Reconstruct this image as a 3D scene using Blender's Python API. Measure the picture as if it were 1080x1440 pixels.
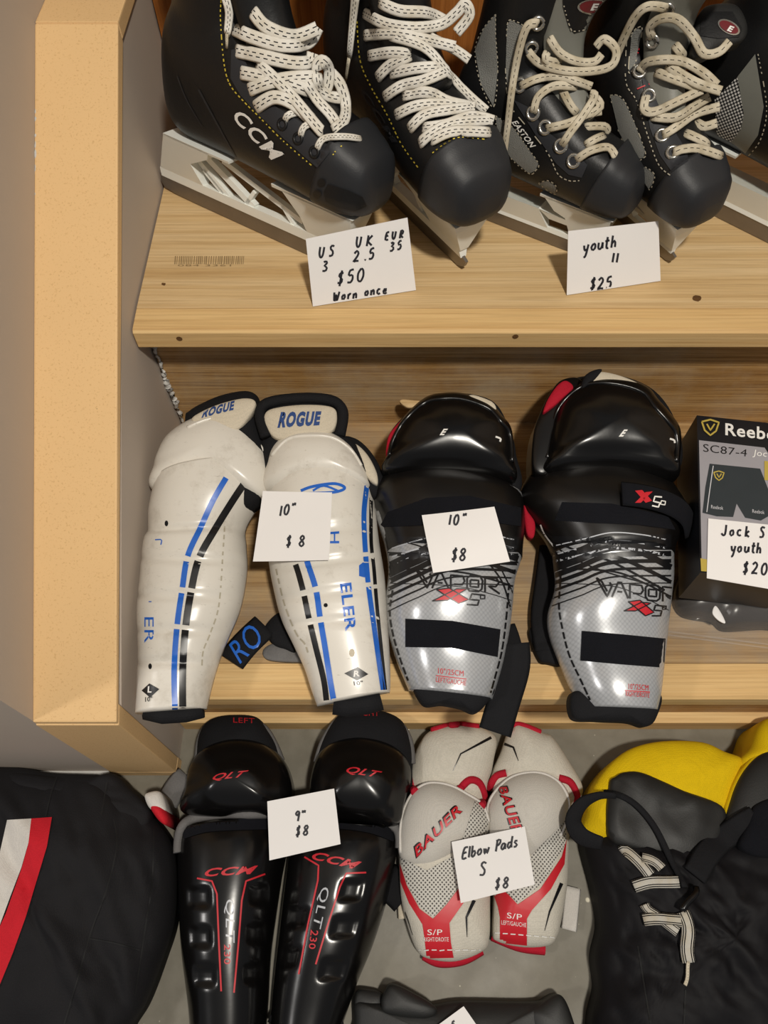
import bpy, bmesh, math, random
from mathutils import Vector, Matrix
from mathutils.bvhtree import BVHTree
from mathutils.geometry import tessellate_polygon
random.seed(7)
for o in list(bpy.data.objects): bpy.data.objects.remove(o)
scene = bpy.context.scene
COL = scene.collection
V = Vector

# ---------------------------------------------------------------- camera, world, lights, exposure
FPX, DEP, CAM = 1050.0, math.radians(60), V((0, 0, .912))
cd = bpy.data.cameras.new('camera'); cam = bpy.data.objects.new('camera', cd); COL.objects.link(cam)
cd.sensor_fit = 'VERTICAL'; cd.sensor_height = 36; cd.lens = FPX * 36 / 1440; cd.clip_start = .01
cam.location = CAM; cam.rotation_euler = (math.pi / 2 - DEP, 0, 0); scene.camera = cam

w = bpy.data.worlds.new('world'); scene.world = w; w.use_nodes = True
w.node_tree.nodes['Background'].inputs[0].default_value = (.93, .95, 1, 1)
w.node_tree.nodes['Background'].inputs[1].default_value = .11

def area(name, loc, target, size, power, col):
    l = bpy.data.lights.new(name, 'AREA'); l.shape = 'RECTANGLE'; l.size, l.size_y = size
    l.energy = power; l.color = col
    o = bpy.data.objects.new(name, l); COL.objects.link(o); o.location = loc
    o.rotation_euler = (V(target) - V(loc)).to_track_quat('-Z', 'Y').to_euler()
    return o
area('ceiling_lamp', (.30, -.31, 1.95), (.05, .35, .2), (.12, .10), 18, (1, .94, .84))
area('ceiling_lamp_room', (-1.7, -.42, 1.9), (-.2, .3, .1), (.2, .2), 8, (1, .96, .92))
vs = scene.view_settings
vs.view_transform = 'Standard'; vs.look = 'None'; vs.gamma = 1; vs.use_curve_mapping = False; vs.exposure = 0.45

# ---------------------------------------------------------------- pixels (1080 x 1440) to places
FW = V((0, math.cos(DEP), -math.sin(DEP))); DN = V((0, -math.sin(DEP), -math.cos(DEP))); RT = V((1, 0, 0))
def ray(x, y): return (FW + RT * ((x - 540) / FPX) + DN * ((y - 720) / FPX))
def proj(p):
    q = p - CAM; d = q.dot(FW); return 540 + FPX * q.dot(RT) / d, 720 + FPX * q.dot(DN) / d
class Plane:
    """a plane z = z0 + m (y - y0) + k x"""
    def __init__(s, z0, y0=0., m=0., k=0.):
        s.o = V((0, y0, z0)); s.n = V((-k, -m, 1)).normalized()
    def at(s, x, y, e=0.):
        r = ray(x, y); t = ((s.o + s.n * e) - CAM).dot(s.n) / r.dot(s.n); return CAM + r * t
class Plane3(Plane):
    def __init__(s, a, b, c):
        s.o = V(a); s.n = (V(b) - V(a)).cross(V(c) - V(a)).normalized()
        if s.n.z < 0: s.n.negate()

# ---------------------------------------------------------------- objects
GEO = {}
def thing(name, label, cat, loc, group=None, kind=None):
    o = bpy.data.objects.new(name, None); COL.objects.link(o); o.location = loc; o.empty_display_size = .02
    o['label'] = label
    if cat: o['category'] = cat
    if group: o['group'] = group
    if kind: o['kind'] = kind
    return o
def rootof(o):
    while o.parent: o = o.parent
    return o
def part(name, verts, faces, mat, parent=None, smooth=True, uv=None, label=None, origin=None):
    """verts are in world space; a child is stored relative to its root's base"""
    off = V(origin) if origin else (V(rootof(parent).location) if parent else V((0, 0, 0)))
    me = bpy.data.meshes.new(name)
    me.from_pydata([V(v) - off for v in verts], [], faces)
    bm = bmesh.new(); bm.from_mesh(me); bmesh.ops.recalc_face_normals(bm, faces=bm.faces[:]); bm.to_mesh(me); bm.free()
    if uv:
        L = me.uv_layers.new(name='UVMap')
        for lp in me.loops: L.data[lp.index].uv = uv[lp.vertex_index]
    if smooth: me.shade_smooth()
    me.materials.append(mat)
    o = bpy.data.objects.new(name, me); COL.objects.link(o)
    if parent: o.parent = parent
    elif origin: o.location = off
    if label: o['label'] = label
    GEO[o] = ([V(v) for v in verts], [tuple(f) for f in faces])
    return o
def solo(o, label, cat=None, group=None, kind=None):
    o['label'] = label
    if cat: o['category'] = cat
    if group: o['group'] = group
    if kind: o['kind'] = kind
    return o
def bvh(objs):
    vv, ff, own = [], [], []
    for o in objs:
        a, b = GEO[o]; n = len(vv); vv += a; ff += [tuple(i + n for i in f) for f in b]; own += [o] * len(b)
    return BVHTree.FromPolygons(vv, ff), own
OWN = {}
def hit(bv, x, y):
    r = ray(x, y).normalized(); h = bv[0].ray_cast(CAM, r)
    if h[0] is None: return None, None
    OWN['last'] = bv[1][h[2]]
    n = h[1] if h[1].dot(r) < 0 else -h[1]
    return h[0], n

# ---------------------------------------------------------------- curves and shapes
def cr(pts, n, closed=False):
    """Catmull-Rom through tuples -> n samples, evenly spaced in the parameter"""
    m = len(pts); out = []; seg = m if closed else m - 1
    for i in range(n):
        u = i / n * seg if closed else i / (n - 1) * seg
        k = min(int(u), seg - 1); f = u - k
        g = (lambda j: pts[j % m]) if closed else (lambda j: pts[max(0, min(m - 1, j))])
        a, b, c, d = g(k - 1), g(k), g(k + 1), g(k + 2)
        out.append(tuple(.5 * (2 * q + (r - p) * f + (2 * p - 5 * q + 4 * r - s) * f * f + (3 * q - p - 3 * r + s) * f ** 3) for p, q, r, s in zip(a, b, c, d)))
    return out
def even(pts, step):
    """points spaced about `step` along a polyline of tuples"""
    out = [tuple(pts[0])]
    for a, b in zip(pts, pts[1:]):
        L = math.dist(a, b); k = max(1, int(math.ceil(L / step)))
        for i in range(1, k + 1): out.append(tuple(p + (q - p) * i / k for p, q in zip(a, b)))
    return out
def curve(pts, step=4):
    if len(pts) < 3: return even(pts, step)
    L = sum(math.dist(a[:2], b[:2]) for a, b in zip(pts, pts[1:]))
    return cr(pts, max(6, int(L / step)))

def loft_pad(name, st, plane, mat, root, ns=22, nt=40, e=.006, lo=0., p=2.3, q=.62, bump=None, label=None):
    """arched shell: stations (xl,yl,xr,yr,height) in pixels on the plane, from top to foot"""
    rows = cr(st, nt); vv, ff = [], []
    for (xl, yl, xr, yr, h) in rows:
        L, R = plane.at(xl, yl, e), plane.at(xr, yr, e)
        vv.append(L - plane.n * (e - lo))
        for j in range(ns + 1):
            s = math.sin((j / ns * 2 - 1) * math.pi / 2); u = (s + 1) / 2
            b = 0
            hh = h * max(0, 1 - abs(s) ** p) ** q
            P_ = L + (R - L) * u + plane.n * hh
            if bump: b = bump(*proj(P_)) * min(1, (1 - abs(s)) * 12)
            vv.append(P_ + plane.n * b)
        vv.append(R - plane.n * (e - lo))
    W = ns + 3
    for i in range(nt - 1):
        for j in range(W - 1):
            a = i * W + j; ff.append((a, a + 1, a + W + 1, a + W))
        ff.append((i * W + W - 1, i * W, i * W + W, i * W + 2 * W - 1))
    ff.append(tuple(range(W))); ff.append(tuple(range((nt - 1) * W, nt * W)))
    return part(name, vv, ff, mat, root, label=label)

def pillow(name, poly, plane, mat, root, h=.02, e=.004, lo=0., p=2.0, q=.5, n=64, rings=12, bump=None, c=None, smooth_outline=True, label=None):
    """padded slab with rounded top over an outline in pixels"""
    pts = cr(poly, n, True) if smooth_outline else even(list(poly) + [poly[0]], 5)[:-1]
    n = len(pts)
    if c is None: c = (sum(a[0] for a in pts) / n, sum(a[1] for a in pts) / n)
    vv, ff = [], []
    for (x, y) in pts: vv.append(plane.at(x, y, e) - plane.n * (e - lo))
    P0 = [plane.at(x, y, e) for (x, y) in pts]; C0 = plane.at(c[0], c[1], e)
    for k in range(rings):
        r = math.cos(k / rings * math.pi / 2)
        for i, (x, y) in enumerate(pts):
            P_ = C0 + (P0[i] - C0) * r + plane.n * (h * max(0, 1 - r ** p) ** q)
            b = bump(*proj(P_)) * min(1, (1 - r) * 8) if bump else 0
            vv.append(P_ + plane.n * b)
    vv.append(C0 + plane.n * (h + (bump(*proj(C0 + plane.n * h)) if bump else 0)))
    for k in range(rings):
        for i in range(n):
            j = (i + 1) % n; ff.append((k * n + i, k * n + j, (k + 1) * n + j, (k + 1) * n + i))
    for i in range(n): ff.append((rings * n + i, rings * n + (i + 1) % n, len(vv) - 1))
    ff.append(tuple(range(n))[::-1])
    return part(name, vv, ff, mat, root, label=label)

def rope(name, pts, r, mat, root, ns=8, flat=1., label=None, closed=False):
    """tube through world points; r number or list; flat squashes along z"""
    vv, ff = [], []; n = len(pts)
    for i, p in enumerate(pts):
        if closed: t = pts[(i + 1) % n] - pts[i - 1]
        else: t = pts[min(n - 1, i + 1)] - pts[max(0, i - 1)]
        t = t.normalized() if t.length else V((0, 1, 0))
        a = t.cross(V((0, 0, 1)));  a = a.normalized() if a.length > 1e-4 else V((1, 0, 0))
        b = a.cross(t); rr = r[i] if isinstance(r, (list, tuple)) else r
        for j in range(ns):
            g = j / ns * 2 * math.pi; vv.append(p + a * (math.cos(g) * rr) + b * (math.sin(g) * rr * flat))
    for i in range(n if closed else n - 1):
        for j in range(ns):
            k = (i + 1) % n
            ff.append((i * ns + j, i * ns + (j + 1) % ns, k * ns + (j + 1) % ns, k * ns + j))
    if not closed: ff.append(tuple(range(ns))); ff.append(tuple(range((n - 1) * ns, n * ns)))
    return part(name, vv, ff, mat, root, label=label)

def ribbon(name, pts, nrm, wid, th, mat, root, label=None):
    """flat band (strap, lace) through world points with a normal at each"""
    vv, ff, uv = [], [], []; n = len(pts); d = 0
    for i, p in enumerate(pts):
        t = pts[min(n - 1, i + 1)] - pts[max(0, i - 1)]
        t = t.normalized() if t.length else V((0, 1, 0))
        s = t.cross(nrm[i]); s = s.normalized() if s.length > 1e-5 else V((1, 0, 0))
        m = s.cross(t); wd = wid[i] if isinstance(wid, (list, tuple)) else wid
        if i: d += (pts[i] - pts[i - 1]).length
        for q, (a, b, vvv) in enumerate(((-.5, 0, 0), (-.38, .5, .12), (0, .62, .5), (.38, .5, .88), (.5, 0, 1), (.38, -.5, .88), (-.38, -.5, .12))):
            vv.append(p + s * (a * wd) + m * (b * th)); uv.append((d / (max(wd, 1e-4)), vvv))
    K = 7
    for i in range(n - 1):
        for j in range(K): ff.append((i * K + j, i * K + (j + 1) % K, (i + 1) * K + (j + 1) % K, (i + 1) * K + j))
    ff.append(tuple(range(K))); ff.append(tuple(range((n - 1) * K, n * K)))
    return part(name, vv, ff, mat, root, uv=uv, label=label)

def solid(name, poly, plane, lo, hi, mat, root, label=None, bev=.0015):
    """plate: pixel outline on a plane, between heights lo and hi"""
    n = len(poly); vv, ff = [], []
    c = V((0, 0, 0))
    P = [plane.at(x, y, hi) for x, y in poly]
    for p in P: c += p / n
    vv += [p - plane.n * (hi - lo) for p in P]
    vv += [p - plane.n * bev for p in P]
    vv += [p + (c - p).normalized() * bev for p in P]
    for k in range(2):
        for i in range(n): j = (i + 1) % n; ff.append((k * n + i, k * n + j, (k + 1) * n + j, (k + 1) * n + i))
    ff.append(tuple(range(n))[::-1]); ff.append(tuple(range(2 * n, 3 * n)))
    return part(name, vv, ff, mat, root, smooth=False, label=label)

def box(name, a, b, mat, parent=None, bev=0., origin=None, label=None):
    bm = bmesh.new(); bmesh.ops.create_cube(bm, size=1)
    a, b = V(a), V(b)
    for v in bm.verts: v.co = V(((v.co.x + .5) * (b.x - a.x) + a.x, (v.co.y + .5) * (b.y - a.y) + a.y, (v.co.z + .5) * (b.z - a.z) + a.z))
    if bev: bmesh.ops.bevel(bm, geom=bm.edges[:], offset=bev, segments=2, affect='EDGES', profile=.6)
    vv = [v.co.copy() for v in bm.verts]; ff = [tuple(v.index for v in f.verts) for f in bm.faces]; bm.free()
    return part(name, vv, ff, mat, parent, smooth=False, origin=origin, label=label)
def prism(name, poly, x0, x1, mat, parent=None, bev=0., origin=None, label=None):
    """outline in (y,z) swept along x"""
    n = len(poly); vv = [V((x0, y, z)) for y, z in poly] + [V((x1, y, z)) for y, z in poly]
    ff = [tuple(range(n)), tuple(range(2 * n - 1, n - 1, -1))] + [(i, i + n, (i + 1) % n + n, (i + 1) % n) for i in range(n)]
    if bev:
        bm = bmesh.new(); bb = [bm.verts.new(v) for v in vv]
        for f in ff: bm.faces.new([bb[i] for i in f])
        bmesh.ops.recalc_face_normals(bm, faces=bm.faces[:])
        bmesh.ops.bevel(bm, geom=bm.edges[:], offset=bev, segments=2, affect='EDGES', profile=.6)
        bm.verts.index_update(); vv = [v.co.copy() for v in bm.verts]; ff = [tuple(v.index for v in f.verts) for f in bm.faces]; bm.free()
    return part(name, vv, ff, mat, parent, smooth=False, origin=origin, label=label)

# ---------------------------------------------------------------- print laid on surfaces
def drape(name, v2, f2, bv, mat, parent, lift=.0006, maxlen=7, label=None):
    """flat outline in pixels -> thin print following the surface it lies on"""
    bm = bmesh.new(); vs_ = [bm.verts.new((x, y, 0)) for x, y in v2]
    for f in f2:
        try: bm.faces.new([vs_[i] for i in f])
        except ValueError: pass
    bmesh.ops.triangulate(bm, faces=bm.faces[:])
    for _ in range(5):
        L = [e for e in bm.edges if e.calc_length() > maxlen]
        if not L: break
        bmesh.ops.subdivide_edges(bm, edges=L, cuts=1, use_grid_fill=False); bmesh.ops.triangulate(bm, faces=[f for f in bm.faces if len(f.verts) > 3])
    bm.verts.index_update(); vv, ok, own = [], [], []
    for v in bm.verts:
        p, n = hit(bv, v.co.x, v.co.y)
        if p is not None: own.append(OWN['last'])
        ok.append(p is not None); vv.append(p - ray(v.co.x, v.co.y).normalized() * lift if p is not None else V((0, 0, 0)))
    ff = []
    for f in bm.faces:
        ids = [v.index for v in f.verts]
        if all(ok[i] for i in ids) and max((vv[a] - vv[b]).length for a in ids for b in ids) < .03: ff.append(tuple(ids))
    bm.free()
    used = sorted({i for f in ff for i in f}); mp = {k: i for i, k in enumerate(used)}
    if not ff: print('drape empty', name); return None
    vv2 = [vv[i] for i in used]; ff2 = [tuple(mp[i] for i in f) for f in ff]
    top = max(set(own), key=own.count)
    if top.parent is not None and top.parent == parent: parent = top      # print belongs to the piece it lies on
    o = part(name, vv2, ff2, mat, parent, label=label)
    # make every face look at the camera side
    me = o.data; me.update()
    flip = sum(1 for q in me.polygons if q.normal.z < 0)
    if flip > len(me.polygons) / 2: me.flip_normals()
    return o
def poly2(pts): return list(pts), [tuple(t_) for t_ in tessellate_polygon([[V((x, y, 0)) for x, y in pts]])]
def strip2(path, wid, step=4, smooth=True):
    """pixel path -> band outline (verts, quads); wid number or (start,end)"""
    P = curve(path, step) if smooth and len(path) > 2 else even(path, step)
    vv, ff = [], []; n = len(P)
    for i, p in enumerate(P):
        a, b = P[max(0, i - 1)], P[min(n - 1, i + 1)]
        tx, ty = b[0] - a[0], b[1] - a[1]; L = math.hypot(tx, ty) or 1
        k = wid if not isinstance(wid, tuple) else wid[0] + (wid[1] - wid[0]) * i / max(1, n - 1)
        nx, ny = -ty / L * k / 2, tx / L * k / 2
        vv += [(p[0] + nx, p[1] + ny), (p[0] - nx, p[1] - ny)]
        if i: q = 2 * i; ff.append((q - 2, q - 1, q + 1, q))
    return vv, ff
def merge2(items):
    vv, ff = [], []
    for a, b in items: n = len(vv); vv += a; ff += [tuple(i + n for i in f) for f in b]
    return vv, ff
def quadmap(q):
    """unit square (u right, v up) -> pixel quad (bl, br, tr, tl)"""
    bl, br, tr, tl = q
    return lambda u, v: tuple((a * (1 - u) + b * u) * (1 - v) + (d * (1 - u) + c * u) * v for a, b, c, d in zip(bl, br, tr, tl))
_TXT = {}
def text2(s, q, bold=.02, shear=0.):
    """block lettering filling a pixel quad"""
    key = (s, bold, shear)
    if key not in _TXT:
      ref = None
      for bold_ in (0., bold, bold * .5, bold * .25, 0.):
        cu = bpy.data.curves.new('t', 'FONT'); cu.body = s; cu.offset = bold_; cu.shear = shear; cu.resolution_u = 3; cu.space_character = 1.05 + bold * 2
        o = bpy.data.objects.new('t', cu); COL.objects.link(o); dg = bpy.context.evaluated_depsgraph_get(); dg.update()
        me = bpy.data.meshes.new_from_object(o.evaluated_get(dg)); v = [(a.co.x, a.co.y) for a in me.vertices]; f = [tuple(p.vertices) for p in me.polygons]
        bpy.data.objects.remove(o); bpy.data.curves.remove(cu); bpy.data.meshes.remove(me)
        x0, x1 = min(a[0] for a in v), max(a[0] for a in v); y0, y1 = min(a[1] for a in v), max(a[1] for a in v)
        if ref is None: ref = (x1 - x0, y1 - y0); continue
        if x1 - x0 > ref[0] + .15 or y1 - y0 > ref[1] + .15: continue      # a sharp corner shot out: use a lighter weight
        _TXT[key] = ([((a - x0) / (x1 - x0), (b - y0) / (y1 - y0)) for a, b in v], f); break
    v, f = _TXT[key]; m = quadmap(q)
    return [m(a, b) for a, b in v], f
HW = {
 '0': '.3,1 .06,.65 .1,.12 .36,0 .55,.4 .48,.85 .3,1', '1': '.32,1 .24,0', '2': '.05,.78 .3,1 .5,.72 .28,.32 .02,.02 .25,.06 .58,.02',
 '3': '.08,.92 .38,1 .46,.8 .2,.55 .5,.38 .38,.05 .02,.04', '5': '.52,1 .2,.95 .12,.58 .42,.58 .5,.28 .34,.02 .04,.06',
 '8': '.32,.52 .1,.76 .32,1 .5,.78 .3,.52 .05,.24 .28,0 .52,.22 .32,.52', '9': '.5,.9 .28,1 .1,.78 .26,.6 .46,.78 .5,.92 .42,.0',
 '$': '.52,.84 .28,.88 .14,.68 .44,.36 .34,.1 .05,.16;.36,1.08 .26,-.14', '"': '.12,1 .1,.72;.36,1 .34,.72', '.': '.1,.04 .16,.06 .14,.1', '-': '.05,.5 .45,.5', '/': '.02,-.05 .45,1.05',
 'U': '.06,1 .04,.4 .2,.0 .42,.2 .5,.95', 'S': '.5,.9 .26,1 .1,.76 .42,.4 .34,.06 .02,.06', 'K': '.14,1 .06,0;.58,.95 .16,.48 .6,.02',
 'E': '.56,.96 .2,.92 .08,.06 .5,.04;.14,.5 .46,.54', 'R': '.1,0 .2,.95 .5,.86 .44,.56 .16,.48 .56,.0', 'W': '.02,1 .12,.05 .3,.7 .44,.05 .66,.98',
 'o': '.26,.55 .06,.3 .2,.02 .44,.18 .4,.48 .26,.55', 'r': '.1,.55 .1,0;.1,.34 .26,.54 .44,.5', 'n': '.08,.56 .08,0;.1,.36 .32,.56 .42,.36 .42,0', 'c': '.44,.48 .2,.54 .06,.26 .22,0 .46,.08',
 'e': '.08,.28 .42,.32 .34,.55 .1,.42 .1,.1 .3,0 .48,.1', 'Y': '.04,1 .2,.56 .32,.58;.56,1 .22,.1 .1,-.1', 'y': '.06,.56 .16,.14 .34,.2;.48,.58 .3,-.3 .12,-.44', 'u': '.08,.56 .08,.12 .26,.0 .42,.2 .46,.56 .48,.02',
 't': '.24,.95 .2,.1 .4,.02;.04,.62 .44,.64', 'h': '.12,1 .08,0;.1,.34 .3,.55 .42,.36 .42,0', 'l': '.16,1 .14,0', 'b': '.12,1 .1,.04;.1,.36 .3,.54 .46,.3 .3,.0 .1,.06', 'w': '.04,.54 .14,.04 .26,.44 .38,.04 .54,.54',
 'P': '.14,.0 .2,1;.08,.92 .46,1 .52,.74 .36,.54 .18,.5', 'a': '.42,.5 .18,.54 .06,.22 .24,.02 .42,.3 .44,.54 .48,.0', 'd': '.42,.42 .2,.54 .06,.24 .22,.0 .42,.24;.48,1.02 .44,.4 .5,.0', 's': '.4,.5 .16,.54 .14,.36 .38,.22 .3,.02 .06,.04',
 'J': '.46,1 .44,.2 .26,.0 .02,.18', 'k': '.12,1 .1,0;.44,.56 .14,.26 .48,.0', 'A': '.02,0 .3,1 .56,0;.12,.4 .48,.4', 'B': '.1,0 .1,1 .44,.9 .4,.56 .1,.52 .52,.36 .42,.02 .1,0', 'C': '.52,.86 .26,1 .06,.5 .26,.0 .54,.16',
}
def hand2(lines, wid=2.6):
    """handwriting: (text, x, y baseline, height, letter advance, slope) in pixels"""
    items = []
    for s, x, y, hgt, adv, sl in lines:
        for ch in s:
            if ch != ' ':
                jx, jy = random.uniform(-.03, .03), random.uniform(-.04, .04)
                for stroke in HW[ch].split(';'):
                    pts = [tuple(float(a) for a in t.split(',')) for t in stroke.split()]
                    P = [(x + (a + .12 * b + jx) * hgt * .86, y - (b + jy) * hgt + sl * (a * hgt)) for a, b in pts]
                    items.append(strip2(P, wid, 2.2))
            k = {'l': .5, '1': .7, '.': .5, ' ': .9, 'W': 1.25, 't': .85, '"': .7, 'r': .85}.get(ch, 1)
            x += adv * k; y += sl * adv * k
    return merge2(items)

# ---------------------------------------------------------------- materials
class NT:
    def __init__(s, name):
        m = bpy.data.materials.new(name); m.use_nodes = True; s.m = m; s.t = m.node_tree; s.b = s.t.nodes['Principled BSDF']; s._c = None
    def n(s, ty, **k):
        x = s.t.nodes.new(ty)
        for a, b in k.items(): setattr(x, a, b)
        return x
    def l(s, a, b): s.t.links.new(a, b)
    def co(s, which='Object', scale=(1, 1, 1), rot=(0, 0, 0)):
        tc = s.n('ShaderNodeTexCoord'); mp = s.n('ShaderNodeMapping'); mp.inputs['Scale'].default_value = scale; mp.inputs['Rotation'].default_value = rot
        s.l(tc.outputs[which], mp.inputs[0]); return mp.outputs[0]
    def noise(s, co, scale, detail=4, rough=.55, dist=0):
        x = s.n('ShaderNodeTexNoise'); x.inputs['Scale'].default_value = scale; x.inputs['Detail'].default_value = detail; x.inputs['Roughness'].default_value = rough; x.inputs['Distortion'].default_value = dist
        s.l(co, x.inputs['Vector']); return x.outputs[0]
    def vor(s, co, scale, rnd=1., feature='F1', out='Distance', dim='3D'):
        x = s.n('ShaderNodeTexVoronoi', feature=feature, voronoi_dimensions=dim); x.inputs['Scale'].default_value = scale; x.inputs['Randomness'].default_value = rnd
        s.l(co, x.inputs['Vector']); return x.outputs[out]
    def ramp(s, fac, *stops):
        x = s.n('ShaderNodeValToRGB'); e = x.color_ramp.elements
        while len(e) < len(stops): e.new(.5)
        for a, (p, c) in zip(e, stops): a.position = p; a.color = (*c, 1) if len(c) == 3 else c
        s.l(fac, x.inputs[0]); return x.outputs[0]
    def mix(s, fac, a, b, mode='MIX'):
        x = s.n('ShaderNodeMix', data_type='RGBA', blend_type=mode)
        for sock, v in ((x.inputs[0], fac), (x.inputs[6], a), (x.inputs[7], b)):
            if hasattr(v, 'links'): s.l(v, sock)
            elif isinstance(v, (int, float)): sock.default_value = v
            else: sock.default_value = (*v, 1)
        return x.outputs[2]
    def math(s, op, a, b=0.):
        x = s.n('ShaderNodeMath', operation=op)
        for sock, v in ((x.inputs[0], a), (x.inputs[1], b)):
            if hasattr(v, 'links'): s.l(v, sock)
            else: sock.default_value = v
        return x.outputs[0]
    def bump(s, h, st=.3, dist=.002):
        x = s.n('ShaderNodeBump'); x.inputs['Strength'].default_value = st; x.inputs['Distance'].default_value = dist; s.l(h, x.inputs['Height']); s.l(x.outputs[0], s.b.inputs['Normal'])
    def out(s, col=None, rough=None, spec=None, metal=None, coat=None):
        b = s.b
        for k, v in (('Base Color', col), ('Roughness', rough), ('Specular IOR Level', spec), ('Metallic', metal), ('Coat Weight', coat)):
            if v is None: continue
            if hasattr(v, 'links'): s.l(v, b.inputs[k])
            else: b.inputs[k].default_value = (*v, 1) if isinstance(v, tuple) else v
        return s.m
def lin(h):
    h = h.lstrip('#'); f = lambda c: c / 12.92 if c <= .04045 else ((c + .055) / 1.055) ** 2.4
    return tuple(f(int(h[i:i + 2], 16) / 255) for i in (0, 2, 4))
def sc(c, k): return tuple(min(1, a * k) for a in c)
def M_plain(name, hexc, rough=.5, var=.15, scale=40, bump=.0, bscale=300, spec=.5, metal=0., coat=0.):
    t = NT(name); c = lin(hexc); co = t.co()
    col = t.mix(t.noise(co, scale, 5), sc(c, 1 - var), sc(c, 1 + var))
    if bump: t.bump(t.noise(co, bscale, 3), bump, .001)
    return t.out(col, rough, spec, metal, coat)
def M_fabric(name, hexc, rough=.85, scale=900, bump=.5, var=.25, spec=.25, weave=True):
    t = NT(name); c = lin(hexc); co = t.co()
    a = t.noise(co, 60, 6); wv = t.vor(co, scale, .4)
    col = t.mix(a, sc(c, 1 - var), sc(c, 1 + var)); col = t.mix(t.math('MULTIPLY', wv, .5), col, sc(c, .5))
    t.bump(wv, bump, .0008); return t.out(col, rough, spec)
def M_wood(name, light, mid, dark, axis=0, grain=1., rough=.6, dirt=None, knots=True, dirtamt=.5):
    t = NT(name); s = [6, 6, 6]; s[axis] = .55
    for i in range(3):
        if i != axis: s[i] = 60
    s[axis] = .9; co = t.co(scale=tuple(s)); co1 = t.co()
    s2 = [k * 7 for k in s]; s2[axis] = 7.; co2 = t.co(scale=tuple(s2))
    g = t.noise(co, 1.2, 7, .6, .6); f = t.noise(co2, 1., 4, .7)
    col = t.ramp(g, (.25, lin(dark)), (.5, lin(mid)), (.78, lin(light)))
    fr = t.ramp(f, (.38, (.5, .42, .33)), (.56, (1, 1, 1))); col = t.mix(min(1, .5 * grain), col, fr, 'MULTIPLY')
    if knots:
        sk = [5., 5., 5.]; sk[axis] = 2.2
        k = t.vor(t.co(scale=tuple(sk)), 1.25); k = t.ramp(k, (.03, (1, 1, 1)), (.075, (0, 0, 0)))
        col = t.mix(k, col, sc(lin(dark), .38))
    if dirt:
        d = t.ramp(t.noise(co1, 9, 7, .65), (.42, (0, 0, 0)), (.7, (1, 1, 1))); col = t.mix(t.math('MULTIPLY', d, dirtamt), col, lin(dirt))
    t.bump(f, .3 * grain, .0012); return t.out(col, rough, .3)
def M_lace(name, base, tick, rows=(.36, .62), freq=1.6, soil='#b0a48c'):
    t = NT(name); tc = t.n('ShaderNodeTexCoord'); sp = t.n('ShaderNodeSeparateXYZ'); t.l(tc.outputs['UV'], sp.inputs[0])
    u, v = sp.outputs[0], sp.outputs[1]; m = None
    for r in rows:
        a = t.math('LESS_THAN', t.math('ABSOLUTE', t.math('SUBTRACT', v, r)), .04)
        b = t.math('LESS_THAN', t.math('FRACT', t.math('ADD', t.math('MULTIPLY', u, freq), r * 1.7)), .55)
        k = t.math('MULTIPLY', a, b); m = k if m is None else t.math('MAXIMUM', m, k)
    co = t.co(); c = t.mix(t.ramp(t.noise(co, 70, 5), (.4, (0, 0, 0)), (.75, (1, 1, 1))), lin(base), lin(soil))
    col = t.mix(m, c, lin(tick)); t.bump(t.vor(co, 1400, .3), .4, .0006); return t.out(col, .85, .2)

def wall_paint(name, hexc):
    t = NT(name); c = lin(hexc); co = t.co()
    col = t.mix(t.noise(co, 4, 6), sc(c, .9), sc(c, 1.08)); t.bump(t.noise(co, 260, 3), .12, .001); return t.out(col, .7, .25)
M = {}
M['paint'] = wall_paint('grey_wall_paint', '#bfb2a5')
M['base_paint'] = M_plain('scuffed_white_paint', '#c9c7c2', .6, .25, 30, .2)
def mdf():
    t = NT('raw_fibreboard'); co = t.co(); c = lin('#e5bf8a')
    col = t.mix(t.noise(co, 6, 5), sc(c, .93), sc(c, 1.06)); fl = t.ramp(t.noise(co, 520, 2, .6), (.3, (.72, .62, .5)), (.42, (1, 1, 1)))
    col = t.mix(.55, col, fl, 'MULTIPLY')
    sp = t.ramp(t.vor(co, 60), (.018, (0, 0, 0)), (.03, (1, 1, 1))); col = t.mix(sp, sc(c, .35), col)
    return t.out(col, .6, .3)
M['mdf'] = mdf()
M['tread'] = M_wood('pine_tread_wood', '#e0c69c', '#d3b484', '#bd9965', 0, .75)
M['nose'] = M_wood('pine_nosing_wood', '#e6c892', '#dab67e', '#c59a60', 0, .65, knots=False)
M['riser'] = M_wood('rough_riser_wood', '#d9b683', '#bd935a', '#93693a', 0, 1.6, .8, '#c3b49a', dirtamt=.55)
M['dark_strip'] = M_wood('brown_strip_wood', '#7b5a34', '#664726', '#4b3119', 0, 1., .8)
M['tread_dirty'] = M_wood('worn_tread_wood', '#c9ab7c', '#b29062', '#927147', 0, 1.1, .75, '#8f8577', dirtamt=.7)
M['orange'] = M_wood('stained_riser_wood', '#b9783d', '#a3642d', '#86501f', 2, .9, .5, knots=False)
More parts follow.
